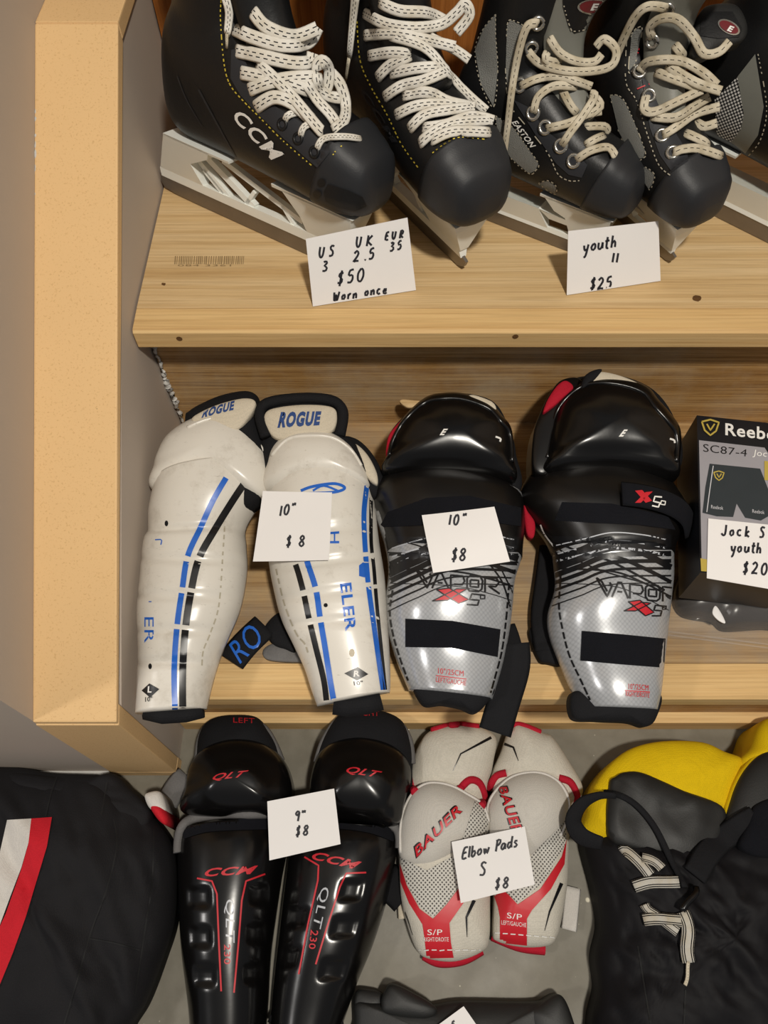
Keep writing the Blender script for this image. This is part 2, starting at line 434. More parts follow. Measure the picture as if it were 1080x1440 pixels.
def concrete():
    t = NT('concrete_floor'); co = t.co(); c = lin('#7f7a6d')
    col = t.mix(t.noise(co, 5, 8, .65), sc(c, .72), sc(c, 1.18)); col = t.mix(.35, col, t.ramp(t.noise(co, 40, 6), (.35, (.6, .58, .53)), (.65, (1, 1, 1))), 'MULTIPLY')
    sp = t.ramp(t.vor(co, 26), (.05, (1, 1, 1)), (.075, (0, 0, 0))); gate = t.math('GREATER_THAN', t.noise(co, 7, 2), .52)
    col = t.mix(t.math('MULTIPLY', sp, gate), col, lin('#d9d2bb'))
    sp2 = t.ramp(t.vor(co, 55), (.03, (1, 1, 1)), (.05, (0, 0, 0))); col = t.mix(t.math('MULTIPLY', sp2, .6), col, lin('#c9c3b0'))
    t.bump(t.noise(co, 120, 5), .15, .001); return t.out(col, t.ramp(t.noise(co, 8, 3), (.3, (.35,) * 3), (.7, (.6,) * 3)), .4)
M['concrete'] = concrete()
M['paper'] = M_plain('white_paper', '#ebe8e6', .75, .02, 20, .05, 100, .2)
M['ink'] = M_plain('black_marker', '#1d1d26', .6, 0)
def scuff_white():
    t = NT('scuffed_white_plastic'); co = t.co(); c = lin('#dcd7cd')
    d = t.ramp(t.noise(co, 22, 9, .72), (.52, (0, 0, 0)), (.78, (1, 1, 1))); col = t.mix(t.math('MULTIPLY', d, .65), c, lin('#9b8f7c'))
    s = t.ramp(t.noise(t.co(scale=(1, 3, 1)), 120, 4, .8), (.62, (0, 0, 0)), (.72, (1, 1, 1))); col = t.mix(t.math('MULTIPLY', s, .45), col, lin('#8b8172'))
    t.bump(t.noise(co, 30, 3), .08, .002); return t.out(col, .28, .5)
M['wplastic'] = scuff_white()
M['wholder'] = M_plain('white_holder_plastic', '#eef0ea', .35, .05, 30)
M['bplastic'] = M_plain('black_glossy_plastic', '#0c0b0b', .24, .1, 20, .08, 40)
M['bplastic2'] = M_plain('black_scuffed_plastic', '#100e0d', .33, .2, 40, .06, 60)
M['bfab'] = M_fabric('black_fabric', '#17171a')
M['velcro'] = M_fabric('black_hook_tape', '#12131a', .95, 1500, .9, .3)
M['bvinyl'] = M_plain('charcoal_vinyl', '#1c1c1b', .55, .12, 40, .15, 700)
M['gtrim'] = M_fabric('grey_trim_tape', '#6c6a69', .7, 700, .4)
M['cream'] = M_fabric('cream_liner_cloth', '#d8cdb8', .9, 800, .4, .1)
M['red'] = M_plain('red_print', '#c5202c', .45, .05)
M['redfab'] = M_fabric('red_trim_fabric', '#b9182f', .8, 900, .5, .12)
M['blue'] = M_plain('blue_print', '#2163c4', .35, .1, 80)
M['navy'] = M_plain('navy_embroidery', '#27457f', .7, .2, 300)
M['black'] = M_plain('black_print', '#141416', .35, .05)
M['whitep'] = M_plain('white_print', '#e9e7e2', .5, .03)
M['silverp'] = M_plain('silver_print', '#b9bcc2', .35, .05)
def silver():
    t = NT('silver_weave_plastic'); co = t.co(); c = lin('#b4b6b9')
    v = t.vor(t.co(rot=(0, 0, .78)), 330, .0, 'F1', dim='2D'); col = t.mix(t.ramp(v, (.25, (1, 1, 1)), (.6, (0, 0, 0))), sc(c, .82), c)
    t.bump(t.noise(co, 18, 2), .06, .002); return t.out(col, .24, .6, .25)
M['silver'] = silver()
M['capfab'] = M_fabric('grey_white_cap_cloth', '#cfcac1', .7, 900, .3, .06)
M['steel'] = M_plain('brushed_steel', '#8b847c', .38, .12, 60, .1, 400, .5, .85)
M['chrome'] = M_plain('eyelet_metal', '#c2bfb8', .25, .1, 60, 0, 1, .5, .9)
M['lace'] = M_lace('white_ticked_lace', '#e6e2d9', '#1c1c20', soil='#cfc7b6')
M['lace_old'] = M_lace('yellowed_ticked_lace', '#cfc5b0', '#2a2622', (.5,), 1.3, '#a3967b')
M['lace_grey'] = M_lace('black_white_striped_lace', '#bdb9b0', '#0d0d0f', (.06, .22, .38, .54, .70, .86), .0001)
M['boot'] = M_plain('black_boot_leather', '#131314', .42, .15, 60, .12, 500, .4)
M['toecap'] = M_plain('charcoal_toe_plastic', '#26272a', .5, .06, 60, .12, 900, .4)
M['facing'] = M_plain('charcoal_eyelet_facing', '#2c2d31', .5, .08, 60, .1, 600, .35)
M['ystitch'] = M_plain('yellow_stitch', '#c9b43a', .7, .1)
M['wstitch'] = M_plain('pale_stitch', '#b3ab98', .7, .1)
M['gmesh'] = M_fabric('grey_ribbed_mesh', '#8d8d88', .7, 1100, .9, .1)
M['greyvinyl'] = M_plain('grey_vinyl', '#77776f', .5, .06, 60, .1, 600)
M['suede'] = M_fabric('off_white_suede', '#d6d0c2', .95, 600, .4, .1, .15)
M['nylon'] = M_plain('black_nylon', '#100f12', .68, .2, 14, .6, 45, .22)
M['jersey'] = M_fabric('black_knit', '#161518', .8, 900, .3, .2, .3)
M['yellow'] = M_fabric('yellow_knit', '#eac50a', .85, 800, .5, .1)
M['wfab'] = M_fabric('white_twill', '#dcd7d0', .85, 900, .3, .06)
M['rfab'] = M_fabric('red_twill', '#cf1f2d', .8, 900, .3, .08)
def perforated():
    t = NT('perforated_white_mesh'); co = t.co(rot=(0, 0, .78)); v = t.vor(co, 330, 0., dim='2D')
    col = t.mix(t.ramp(v, (.24, (1, 1, 1)), (.36, (0, 0, 0))), lin('#c9c6be'), lin('#55524e')); return t.out(col, .7, .3)
M['perf'] = perforated()
def honey():
    t = NT('black_white_honeycomb_mesh'); mp = t.n('ShaderNodeMapping'); mp.inputs['Rotation'].default_value = (math.pi / 2, 0, 0); t.l(t.co(rot=(0, 0, .733)), mp.inputs[0]); mp2 = t.n('ShaderNodeMapping'); mp2.inputs['Rotation'].default_value = (0, 0, .785); t.l(mp.outputs[0], mp2.inputs[0]); v = t.vor(mp2.outputs[0], 360, 0., dim='2D')
    col = t.mix(t.ramp(v, (.3, (1, 1, 1)), (.42, (0, 0, 0))), lin('#1a1a1c'), lin('#d2cfca')); return t.out(col, .6, .3)
M['honey'] = honey()

# ---------------------------------------------------------------- the place
T1, T2, T0 = .384, .198, .570
XL, XR, XO = -.24, .90, -.314
def structure(o, label): return solo(o, label, kind='structure')
structure(box('floor', (-1.8, -1.6, -.05), (1.9, 1.2, 0), M['concrete'], origin=(0, 0, 0)), 'grey concrete basement floor with pale paint specks')
structure(box('wall_left', (-1.3, .172, 0), (XO, 1.7, 2.4), M['paint'], origin=(XO, .172, 0)), 'taupe grey painted wall left of the stairs')
structure(box('wall_right', (XR, .19, 0), (XR + .1, 1.7, 2.4), M['paint'], origin=(XR, .19, 0)), 'grey painted wall at the right end of the stairs')
structure(box('wall_back', (XO, 1.6, 0), (XR, 1.7, 2.4), M['paint'], origin=(0, 1.6, 0)), 'grey painted wall above the stairs')
structure(prism('wall_knee', [(.188, 0), (.188, .226), (.718, .533), (1.6, .533), (1.6, 0)], XO, XL - .002, M['paint'], origin=(XO, .188, 0)), 'low grey painted stair side wall under the fibreboard cap')
structure(box('baseboard_front', (-1.2, .163, 0), (XO - .002, .172, .02), M['base_paint'], bev=.002, origin=(XO, .17, 0)), 'scuffed white base strip along the concrete floor')

t = thing('trim_1', 'raw fibreboard cap and end trim on the low stair side wall', None, (XO, .18, .24), kind='structure')
dz = .014
prism('cap_board', [(.171, .2335), (.171, .2485 - .008), (.716, .5505), (.7165, .5505 - .0155)], XO, XL + .001, M['mdf'], t, bev=.0015)
prism('cap_board', [(.717, .536), (.717, .551), (1.58, .551), (1.58, .536)], XO, XL + .001, M['mdf'], t, bev=.0015)
prism('end_board', [(.170, .019), (.170, .233), (.187, .2425), (.187, .019)], XO, XL + .001, M['mdf'], t, bev=.0012)
box('end_block', (XO, .170, 0), (XL + .001, .187, .0185), M['mdf'], t, bev=.001)
rope('caulk_bead', [V((XO + .001, .57 + .08 * i / 30, .2485 - .008 + .5643 * (.399 + .08 * i / 30) + .001 + random.uniform(-.001, .0006))) for i in range(31)], [random.uniform(.0004, .0014) for i in range(31)], M['base_paint'], t)

def screw_hole(p, n, parent):
    vv = []; ff = []; n = V(n).normalized(); a = n.orthogonal().normalized(); b = n.cross(a)
    for r, h in ((.003, .0003), (.002, .0004), (.0008, .0002)):
        for i in range(10): g = i / 10 * 6.283; vv.append(V(p) + n * h + a * (r * math.cos(g)) + b * (r * math.sin(g)))
    for k in range(2):
        for i in range(10): ff.append((k * 10 + i, k * 10 + (i + 1) % 10, k * 10 + 10 + (i + 1) % 10, k * 10 + 10 + i))
    ff.append(tuple(range(20, 30)))
    part('screw_hole', vv, ff, M['dark_strip'], parent)

def step(z, yf, yn, yr, tread_mat, label, holes=()):
    """yf nosing front, yn joint between nosing board and tread board, yr riser behind"""
    r = thing('stair_tread', label, None, (XL, yf, z), kind='structure')
    box('tread_board', (XL, yn + .0004, z - .026), (XR, yr, z), tread_mat, r, bev=.0006)
    th = .026
    # bullnose: top falls slightly before the rounded front
    prism('nosing_board', [(yn, z), (yf + .003, z - .0012), (yf, z - .004), (yf, z - th + .003), (yf + .003, z - th), (yn, z - th)], XL, XR, M['nose'], r, bev=.0008)
    for x, dzz in holes: screw_hole((x, yf - .0001, z - dzz), (0, -1, 0), r)
    return r
s1 = step(T1, .504, .533, .847, M['tread'], 'upper pine stair tread that the skates stand on', [(-.197, .011), (.126, .008)])
s2 = step(T2, .2046, .2395, .535, M['tread_dirty'], 'lower worn stair tread that the shin pads lie on')
s0 = step(T0, .820, .850, 1.15, M['tread'], 'higher pine stair tread above the skates')
def riser(z0, z1, y, mat, label): structure(box('stair_riser', (XL, y, z0), (XR, y + .02, z1), mat, origin=(XL, y, z0)), label)
riser(T2, T1 - .026, .535, M['riser'], 'rough sawn stair riser behind the shin pads')
riser(T1, T0 - .026, .847, M['orange'], 'orange brown stained stair riser behind the skates')
riser(0, T2 - .026, .236, M['riser'], 'low stair riser under the front tread above the floor')
structure(prism('trim_2', [(.2235, 0), (.2235, .030), (.2355, .034), (.2355, 0)], XL, XR, M['nose'], bev=.001, origin=(XL, .23, 0)), 'light wooden strip along the floor under the first step')

rope('caulk_bead', [V((XL + .002 + random.uniform(-.0015, .0015), .5335, T2 + .002 + .13 * i / 36)) for i in range(37)], [random.uniform(.0012, .0042) for i in range(37)], M['base_paint'], s2, label='dried white filler along the riser edge')
# lumber barcode stamped on the upper tread
bt = bvh([c for c in s1.children if c.name.startswith('tread_board')])
bars = []; x = 246
while x < 343:
    wd = random.choice((1, 1.2, 1.6)); bars.append(poly2([(x, 360), (x + wd, 360), (x + wd - 1, 371.5), (x - 1, 371.5)])); x += wd + random.choice((1.1, 1.4, 2.2))
M['stamp'] = M_plain('grey_stamp_ink', '#8d7550', .8, .1)
drape('barcode_stamp', *merge2(bars), bt, M['stamp'], s1, .0003)
drape('stamp_text', *text2('084 3361', ((250, 374.5), (325, 374.5), (325, 371.8), (250, 371.8)), 0), bt, M['stamp'], s1, .0003)
for (x, y, a, b) in ((980, 419, 6.5, 4.5), (545, 372, 5, 3), (868, 377, 2.5, 1.6), (230, 399, 3, 2)):
    drape('knot', *poly2([(x + a * math.cos(k * .6283), y + b * math.sin(k * .6283) + (k % 3) * .4) for k in range(10)]), bt, M['dark_strip'], s1, .0003)

# ---------------------------------------------------------------- price cards
def card(label, corners, plane, lines, name='price_card', curl=.0, wid=2.9, objs=None, gap=.0012, ink='ink'):
    """paper note: pixel corners tl,tr,br,bl on a plane, lifted clear of what it lies on"""
    tl, tr, br, bl = corners; qm = quadmap((bl, br, tr, tl)); e = 0.
    if objs:
        bv = bvh(objs); need = -1
        for i in range(13):
            for j in range(13):
                x, y = qm(i / 12, j / 12); p, n = hit(bv, x, y)
                if p is not None: need = max(need, (p - plane.o).dot(plane.n))
        e = need + gap
    N = 10; vv, ff = [], []
    for sgn in (0, 1):
        for i in range(N + 1):
            for j in range(N + 1):
                u, v = i / N, j / N; x, y = qm(u, v); vv.append(plane.at(x, y, e) + plane.n * (curl * (2 * u - 1) ** 2 + curl * .6 * (2 * v - 1) ** 2 - sgn * .0004))
    K = (N + 1) ** 2
    for s in (0, 1):
        for i in range(N):
            for j in range(N): a = s * K + i * (N + 1) + j; ff.append((a, a + N + 1, a + N + 2, a + 1))
    rim = [i * (N + 1) for i in range(N)] + [N * (N + 1) + j for j in range(N)] + [i * (N + 1) + N for i in range(N, 0, -1)] + list(range(N, 0, -1))
    for a, b in zip(rim, rim[1:] + rim[:1]): ff.append((a, b, b + K, a + K))
    base = sum((plane.at(*c, e) for c in corners), V((0, 0, 0))) / 4
    o = part(name, vv, ff, M['paper'], None, smooth=False, origin=base); solo(o, label, 'price card', 'handwritten price cards')
    for ln in lines: drape('handwriting', *hand2([ln], wid), bvh([o]), M[ink], o, .0004, 5)
    return o

# ---------------------------------------------------------------- white shin pads on the lower tread
def ridge(ys, amp, wid):
    return lambda x, y: sum(-amp * math.exp(-((y - yy(x) if callable(yy) else y - yy) / wid) ** 2) for yy in ys)
def thread(name, path, bv, mat, root, wid=1.8, dash=6, gap=3, lift=.0008):
    P = curve(path, 1.5); items = []; d = 0; cur = []
    for a, b in zip(P, P[1:]):
        d += math.dist(a, b)
        if d % (dash + gap) < dash: cur.append(a)
        elif len(cur) > 1: items.append(strip2(cur, wid, 3)); cur = []
        else: cur = []
    if len(cur) > 1: items.append(strip2(cur, wid, 3))
    if items: return drape(name, *merge2(items), bv, mat, root, lift, 8)
PW = Plane(T2 + .016, .19, .17)
g = 'white shin pads on the lower tread'
def band(name, path, wid, plane, mat, root, lift=.004, th=.003, objs=None, label=None):
    """strap along a pixel path, wid pixels wide, on a plane or over surfaces"""
    P = curve(path, 6); pts, nr = [], []; bv = bvh(objs) if objs else None
    for x, y in [p[:2] for p in P]:
        h = hit(bv, x, y) if bv else (None, None)
        if h[0] is not None: pts.append(h[0] + h[1] * lift); nr.append(h[1])
        else: pts.append(plane.at(x, y, lift)); nr.append(plane.n)
    for _ in range(5): pts = [pts[0]] + [(pts[i - 1] + pts[i] * 2 + pts[i + 1]) / 4 for i in range(1, len(pts) - 1)] + [pts[-1]]; nr = [(nr[max(0, i - 1)] + nr[i] + nr[min(len(nr) - 1, i + 1)]).normalized() for i in range(len(nr))]
    d = (pts[len(pts) // 2] - CAM).dot(FW)
    return ribbon(name, pts, nr, wid * d / FPX, th, mat, root, label)

r = thing('shin_pad', 'scuffed white plastic shin pad with blue and black stripes against the side wall', 'shin pad', (-.2, .3, T2), g)
WL = r
pillow('liner', [(262, 600), (268, 585), (290, 572), (318, 561), (350, 556), (366, 565), (366, 590), (376, 640), (372, 700), (330, 720), (262, 690)], PW, M['bfab'], r, .028, .016, .004, q=.3)
sh = loft_pad('shin_shell', [(219, 688, 352, 662, .050), (211, 722, 368, 697, .050), (210, 748, 346, 742, .046), (203, 770, 346, 768, .046), (199, 812, 347, 805, .045), (194.5, 860, 337, 858, .043), (196, 915, 314, 913, .038), (194, 960, 300, 956, .034), (192, 1004, 290, 997, .032)], PW, M['wplastic'], r, e=.004, nt=70, p=2.6, q=.55,
   bump=ridge([lambda x: 741 - (x - 280) * .05, lambda x: 786 + (x - 280) * .03, lambda x: 838 + (x - 280) * .02, lambda x: 886 + (x - 280) * .01, lambda x: 931], .004, 4.5))
def dome(x, y): return .0015 * math.cos((y - 600) * .08)
kn = pillow('knee_cup', [(217, 690), (218, 660), (224, 640), (236, 619), (262, 600), (292, 588), (322, 587), (350, 606), (371, 631), (379, 656), (379, 682), (372, 702), (350, 700), (300, 684)], PW, M['wplastic'], r, .036, .018, .004, q=.42, n=80, c=(297, 645))
rope('cup_rim', [hit(bvh([kn]), 297 + (x - 297) * .97, 645 + (y - 645) * .97)[0] for x, y in cr([(262, 600), (292, 588), (322, 587), (350, 606), (371, 631), (378, 656), (376, 682)], 30)], .0018, M['wplastic'], r)
lt = pillow('liner_face', [(270, 592), (280, 582), (310, 569), (345, 561), (360, 567), (350, 588), (330, 606), (290, 604)], PW, M['cream'], r, .006, .043, .03, q=.35)
drape('embroidery', *text2('ROGUE', ((283, 588), (330, 576), (330, 563), (287, 575)), .05, .2), bvh([lt]), M['navy'], r)
bv = bvh([sh, kn])
def segs(path, cuts, wid, mat, root, bv, name):
    P = curve(path, 2); items = []; cur = []
    for p in P:
        if any(abs(p[1] - c) < 2.4 for c in cuts):
            if len(cur) > 1: items.append(cur)
            cur = []
        else: cur.append(p)
    if len(cur) > 1: items.append(cur)
    for c in items: drape(name, *strip2(c, wid, 4), bv, mat, root, .0006, 9)
cuts = (786, 830, 882)
bvs = bvh([sh])
segs([(318, 672), (300, 703), (282, 742), (264, 782), (256, 830), (249, 880), (245, 940), (246, 998)], cuts, 8, M['blue'], r, bvs, 'blue_stripe')
segs([(352, 668), (330, 700), (302, 745), (280, 785), (269, 830), (261, 882), (257, 940), (257, 996)], cuts, 10, M['black'], r, bvs, 'black_stripe')
drape('size_mark', *merge2([poly2([(199, 971), (210, 961), (224, 969), (211, 981)])]), bvs, M['black'], r, .0006)
drape('size_letter', *text2('L', ((207.5, 974), (213, 974), (214, 965), (208, 965)), .03), bvs, M['whitep'], r, .0011)
drape('size_text', *text2('10"', ((204, 987), (214, 986), (214, 979), (204, 980)), .02), bvs, M['black'], r, .0012)
drape('faded_lettering', *text2('ER', ((203, 868), (203, 904), (216, 904), (216, 868)), .0), bvs, M['blue'], r, .0006)
drape('faded_lettering', *merge2([strip2([(218, 759), (227, 759), (226, 766)], 1.6), strip2([(209, 846), (213, 846)], 1.4)]), bvs, M['blue'], r, .0006)
for (x, y) in ((234, 736), (211, 937)):
    drape('rivet_hole', *poly2([(x + 2.6 * math.cos(k * .7), y + 4.2 * math.sin(k * .7)) for k in range(9)]), bvs, M['bfab'], r, .0005)
thread('scratch_line', [(316, 740), (314, 770), (308, 850), (296, 890), (286, 915), (284, 938)], bvs, M['wstitch'], r, 2.2, 9, 3)
rope('foot_roll', [PW.at(x, y, .005) for x, y in ((205, 1000), (230, 1006), (262, 1004), (285, 998))], .008, M['bfab'], r, label='black liner roll under the shell foot')
st = band('strap', [(325, 930), (345, 905), (372, 880)], 42, Plane(T2 + .006), M['bfab'], r, .006, .004)
drape('strap_lettering', *text2('RO', ((338, 934), (373, 900), (352, 874), (320, 908)), .0, .1), bvh([st]), M['blue'], r, .0006)

r = thing('shin_pad', 'scuffed white plastic shin pad with upright cream brand flap above its knee cup', 'shin pad', (-.08, .3, T2), g)
WR = r
pillow('liner', [(364, 590), (366, 572), (385, 562), (430, 558), (470, 562), (483, 580), (478, 612), (510, 640), (520, 690), (440, 720), (376, 690)], PW, M['bfab'], r, .026, .016, .004, q=.3)
pillow('wing', [(482, 618), (500, 618), (520, 635), (536, 662), (540, 690), (520, 700), (500, 660)], PW, M['bfab'], r, .012, .016, .0, q=.4)
pillow('wing_face', [(490, 626), (502, 626), (518, 642), (530, 666), (530, 682), (515, 672), (500, 650)], PW, M['cream'], r, .006, .027, .02, q=.35)
sh = loft_pad('shin_shell', [(376, 692, 520, 670, .048), (376, 735, 526, 700, .050), (378, 790, 533, 760, .046), (386, 835, 541, 812, .045), (396, 872, 545, 870, .042), (413, 908, 548, 918, .038), (428, 940, 549, 950, .034), (437, 968, 549, 968, .032), (446, 993, 548, 974, .030)], PW, M['wplastic'], r, e=.004, nt=70, p=2.6, q=.55,
   bump=ridge([lambda x: 745 - (x - 455) * .08, lambda x: 790 - (x - 455) * .12, lambda x: 834 - (x - 455) * .12, lambda x: 874 - (x - 455) * .08], .0036, 4.5))
kn = pillow('knee_cup', [(374, 692), (376, 655), (384, 632), (404, 616), (440, 611), (470, 615), (495, 632), (510, 655), (519, 678), (512, 690), (440, 694)], PW, M['wplastic'], r, .036, .020, .004, q=.42, n=80, c=(447, 658))
rope('cup_rim', [hit(bvh([kn]), 447 + (x - 447) * .97, 658 + (y - 658) * .97)[0] for x, y in cr([(380, 640), (404, 616), (440, 611), (470, 615), (495, 632), (510, 655)], 30)], .0018, M['wplastic'], r)
rope('liner_rim', [PW.at(x, y, .040) for x, y in cr([(374, 614), (366, 588), (369, 572), (388, 564), (430, 560), (468, 564), (482, 580), (478, 612)], 40)], .0058, M['bfab'], r)
lt = pillow('liner_face', [(374, 600), (373, 582), (390, 574), (430, 570), (466, 573), (474, 585), (468, 606), (440, 616), (392, 618)], PW, M['cream'], r, .006, .042, .03, q=.35)
drape('embroidery', *text2('ROGUE', ((390, 602), (450, 598), (452, 578), (394, 579)), .06, .1), bvh([lt]), M['navy'], r)
bvs = bvh([sh]); bv = bvh([sh, kn]); WRb = bv
segs([(386, 700), (396, 740), (404, 770), (416, 795), (426, 830), (434, 868), (444, 910), (455, 955), (459, 985)], (790, 834, 874), 8, M['black'], r, bvs, 'black_stripe')
segs([(412, 710), (424, 760), (432, 790), (444, 828), (450, 868), (457, 910), (464, 955), (469, 984)], (785, 829, 871), 8, M['blue'], r, bvs, 'blue_stripe')
segs([(516, 683), (512, 720), (513, 760), (516, 800), (519, 830), (526, 880), (533, 930), (539, 970)], (780, 822), 7, M['blue'], r, bvs, 'blue_stripe')
segs([(522, 700), (522, 760), (526, 800), (530, 850), (536, 910), (542, 970)], (781, 825), 5, M['black'], r, bvs, 'black_stripe')
drape('faded_lettering', *text2('ELER', ((478, 821), (486, 888), (501, 886), (494, 819)), .02), bvs, M['blue'], r, .0006)
drape('faded_lettering', *text2('H', ((464, 748), (464, 764), (477, 764), (477, 747)), .01), bvs, M['blue'], r, .0006)
drape('smudge', *poly2([(505, 795), (514, 788), (517, 800), (513, 812), (505, 810)]), bvs, M['blue'], r, .0005)
drape('crest', *merge2([strip2([(423, 690), (440, 684), (470, 680), (485, 686), (470, 692), (430, 694)], 4), strip2([(440, 690), (455, 683), (475, 690)], 3)]), bv, M['blue'], r, .0006)
drape('size_mark', *poly2([(484, 947), (503, 938), (518, 948), (502, 957)]), bvs, M['black'], r, .0006)
drape('size_letter', *text2('R', ((497, 952), (506, 951), (506, 943), (498, 943)), .03), bvs, M['whitep'], r, .0011)
drape('size_text', *text2('10"', ((498, 964), (511, 963), (510, 957), (497, 958)), .02), bvs, M['black'], r, .0012)
drape('rivet', *poly2([(495 + 4 * math.cos(k * .7), 918 + 6 * math.sin(k * .7)) for k in range(9)]), bvs, M['cream'], r, .0006)
drape('rivet_hole', *poly2([(458 + 3 * math.cos(k * .7), 851 + 3 * math.sin(k * .7)) for k in range(9)]), bvs, M['bfab'], r, .0006)
thread('scratch_line', [(388, 800), (400, 850), (416, 890), (428, 905), (433, 918)], bvs, M['wstitch'], r, 2.2, 12, 3)
rope('foot_roll', [PW.at(x, y, .004) for x, y in ((470, 990), (490, 993), (515, 990), (536, 984))], .010, M['bfab'], r)
pillow('strap', [(372, 884), (392, 862), (402, 880), (415, 915), (400, 912), (384, 905)], Plane(T2 + .002), M['bfab'], r, .006, .006)
solo(pillow('foam_sheet', [(370, 915), (385, 905), (415, 908), (430, 925), (425, 931), (378, 928)], Plane(T2 + .0005), M['gtrim'], None, .003, .003), 'torn grey felt scrap on the tread between the white shin pads', 'felt scrap')
card('white price card reading 10 inch $8 on the white shin pads', [(370, 691), (467, 693), (463, 788), (356, 790)], Plane(0, 0, .20), [('10"', 391, 726, 14, 11, -.2), ('$8', 402, 768, 15, 18, .0)], objs=[sh, kn] + list(WL.children)[:3], curl=.0008)

# ---------------------------------------------------------------- silver and black shin pads
g = 'silver and black shin pads on the lower tread'
PV = Plane(T2 + .014, .19, .17)
def vapor(label, loc, shin, knee, kc, collar, liner_polys, velc, txt, xmark, five, size, sizeword, lines, stitches, foot, knobs):
    r = thing('shin_pad', label, 'shin pad', loc, g)
    for nm, pol, mt, e, h in liner_polys: pillow(nm, pol, PV, M[mt], r, h, e, 0.002, q=.35)
    sh = loft_pad('shin_shell', shin, PV, M['silver'], r, e=.005, nt=60, p=2.5, q=.55, bump=lambda x, y: .0022 * math.sin((y - 800) * .045 + (x - kc[0]) * .01) * (1 if y > 780 else 0))
    # black upper part of the shell: a collar shell a touch proud of the silver
    co = loft_pad('collar', collar, PV, M['bplastic2'], r, e=.006, nt=30, p=2.5, q=.55)
    kn = pillow('knee_cup', knee, PV, M['bplastic'], r, .040, .030, .006, q=.42, n=90, rings=16, c=kc,
        bump=lambda x, y: .0014 * math.exp(-((y - (kc[1] - 22) + abs(x - kc[0]) * .35) / 16) ** 2) - .002 * math.exp(-((y - kc[1] - 22) / 8) ** 2))
    rope('cup_rim', [hit(bvh([kn]), kc[0] + (x - kc[0]) * .975, kc[1] + (y - kc[1]) * .975)[0] for x, y in cr(knee[1:-2], 40)], .0022, M['bplastic'], r)
    b1 = bvh([sh, co]); b2 = bvh([kn])
    for q in velc: drape('hook_tape', *poly2(q), b1, M['velcro'], r, .0014, 12)
    for a, bb, wd in lines: drape('pattern_line', *strip2(a, wd), b1, M[bb], r, .0007, 9)
    drape('model_lettering', *merge2(txt), b1, M['black'], r, .0010, 6)
    drape('red_cross_mark', *merge2(xmark), b1, M['red'], r, .0013, 6)
    drape('cross_mark_outline', *merge2([strip2(p + p[:1], 1.6, 4, False) for p, _ in xmark] + five), b1, M['black'], r, .0018, 6)
    drape('size_print', *merge2(size), b1, M['red'], r, .0008, 6)
    for p in stitches: thread('stitching', p, b1, M['black'], r, 2.6, 12, 2)
    pillow('foot_liner', foot, PV, M['bfab'], r, .012, .014, .0, q=.4)
    drape('cup_mark', *text2('E', knobs[0], .04, .2), b2, M['whitep'], r, .0007); drape('cup_mark', *strip2(knobs[1], 2.6), b2, M['whitep'], r, .0007)
    return r, sh, co, kn
def vlet(o, kx, ky, rot):
    """outlined letters V A P O R as stroke paths; o origin, kx ky letter size, rot slope"""
    def tr(pts): return [(o[0] + a * kx, o[1] + b * ky + a * kx * rot) for a, b in pts]
    L = [[(-.15, -.1), (.55, .95), (.85, .3), (.7, .1)], [(-.15, -.1), (.2, .1), (.55, .65)], [(.85, .95), (1.25, .05), (1.45, .05), (1.9, .95)], [(1.2, .6), (1.5, .6)], [(2.0, .95), (2.0, .1), (2.75, .12), (2.85, .4), (2.7, .62), (2.2, .62)],
         [(3.0, .2), (3.2, .05), (3.8, .05), (3.95, .3), (3.9, .8), (3.7, .95), (3.15, .95), (3.0, .75), (3.0, .2)], [(3.2, .3), (3.7, .3), (3.7, .7), (3.2, .7), (3.2, .3)], [(4.1, .95), (4.1, .08), (4.8, .1), (4.95, .35), (4.75, .6), (4.3, .58), (5.0, 1.0)]]
    return [strip2(tr(p), 2.6, 3, False) for p in L]
def pat(x0, x1, y0, dl, dr, n=7):
    """two crossing fans of arcs that thin out downwards"""
    out = []; xm = (x0 + x1) / 2
    for i in range(n):
        f = i / (n - 1); yy = y0 + 62 * f; wd = 11 * (1 - f) ** 1.5 + 1.6
        out.append(([(x0, yy + dl), (x0 + 40, yy + dl * .45), (xm, yy - 4), (x1, yy + 4 - dr * .3)], 'black', wd))
        if i % 2 == 0: out.append(([(x0, yy - 6), (xm, yy - 2), (x1 - 40, yy + dr * .4), (x1, yy + dr)], 'black', wd * .7))
    for k, yy in enumerate((y0 - 10, y0 + 2, y0 + 12)):
        out.append(([(x0 + 6, yy + dl * .5), (x0 + 45, yy + dl * .15), (xm, yy - 5), (x1 - 40, yy - 2), (x1 - 6, yy + 5)], 'silverp', 1.6 + k * .8))
    return out
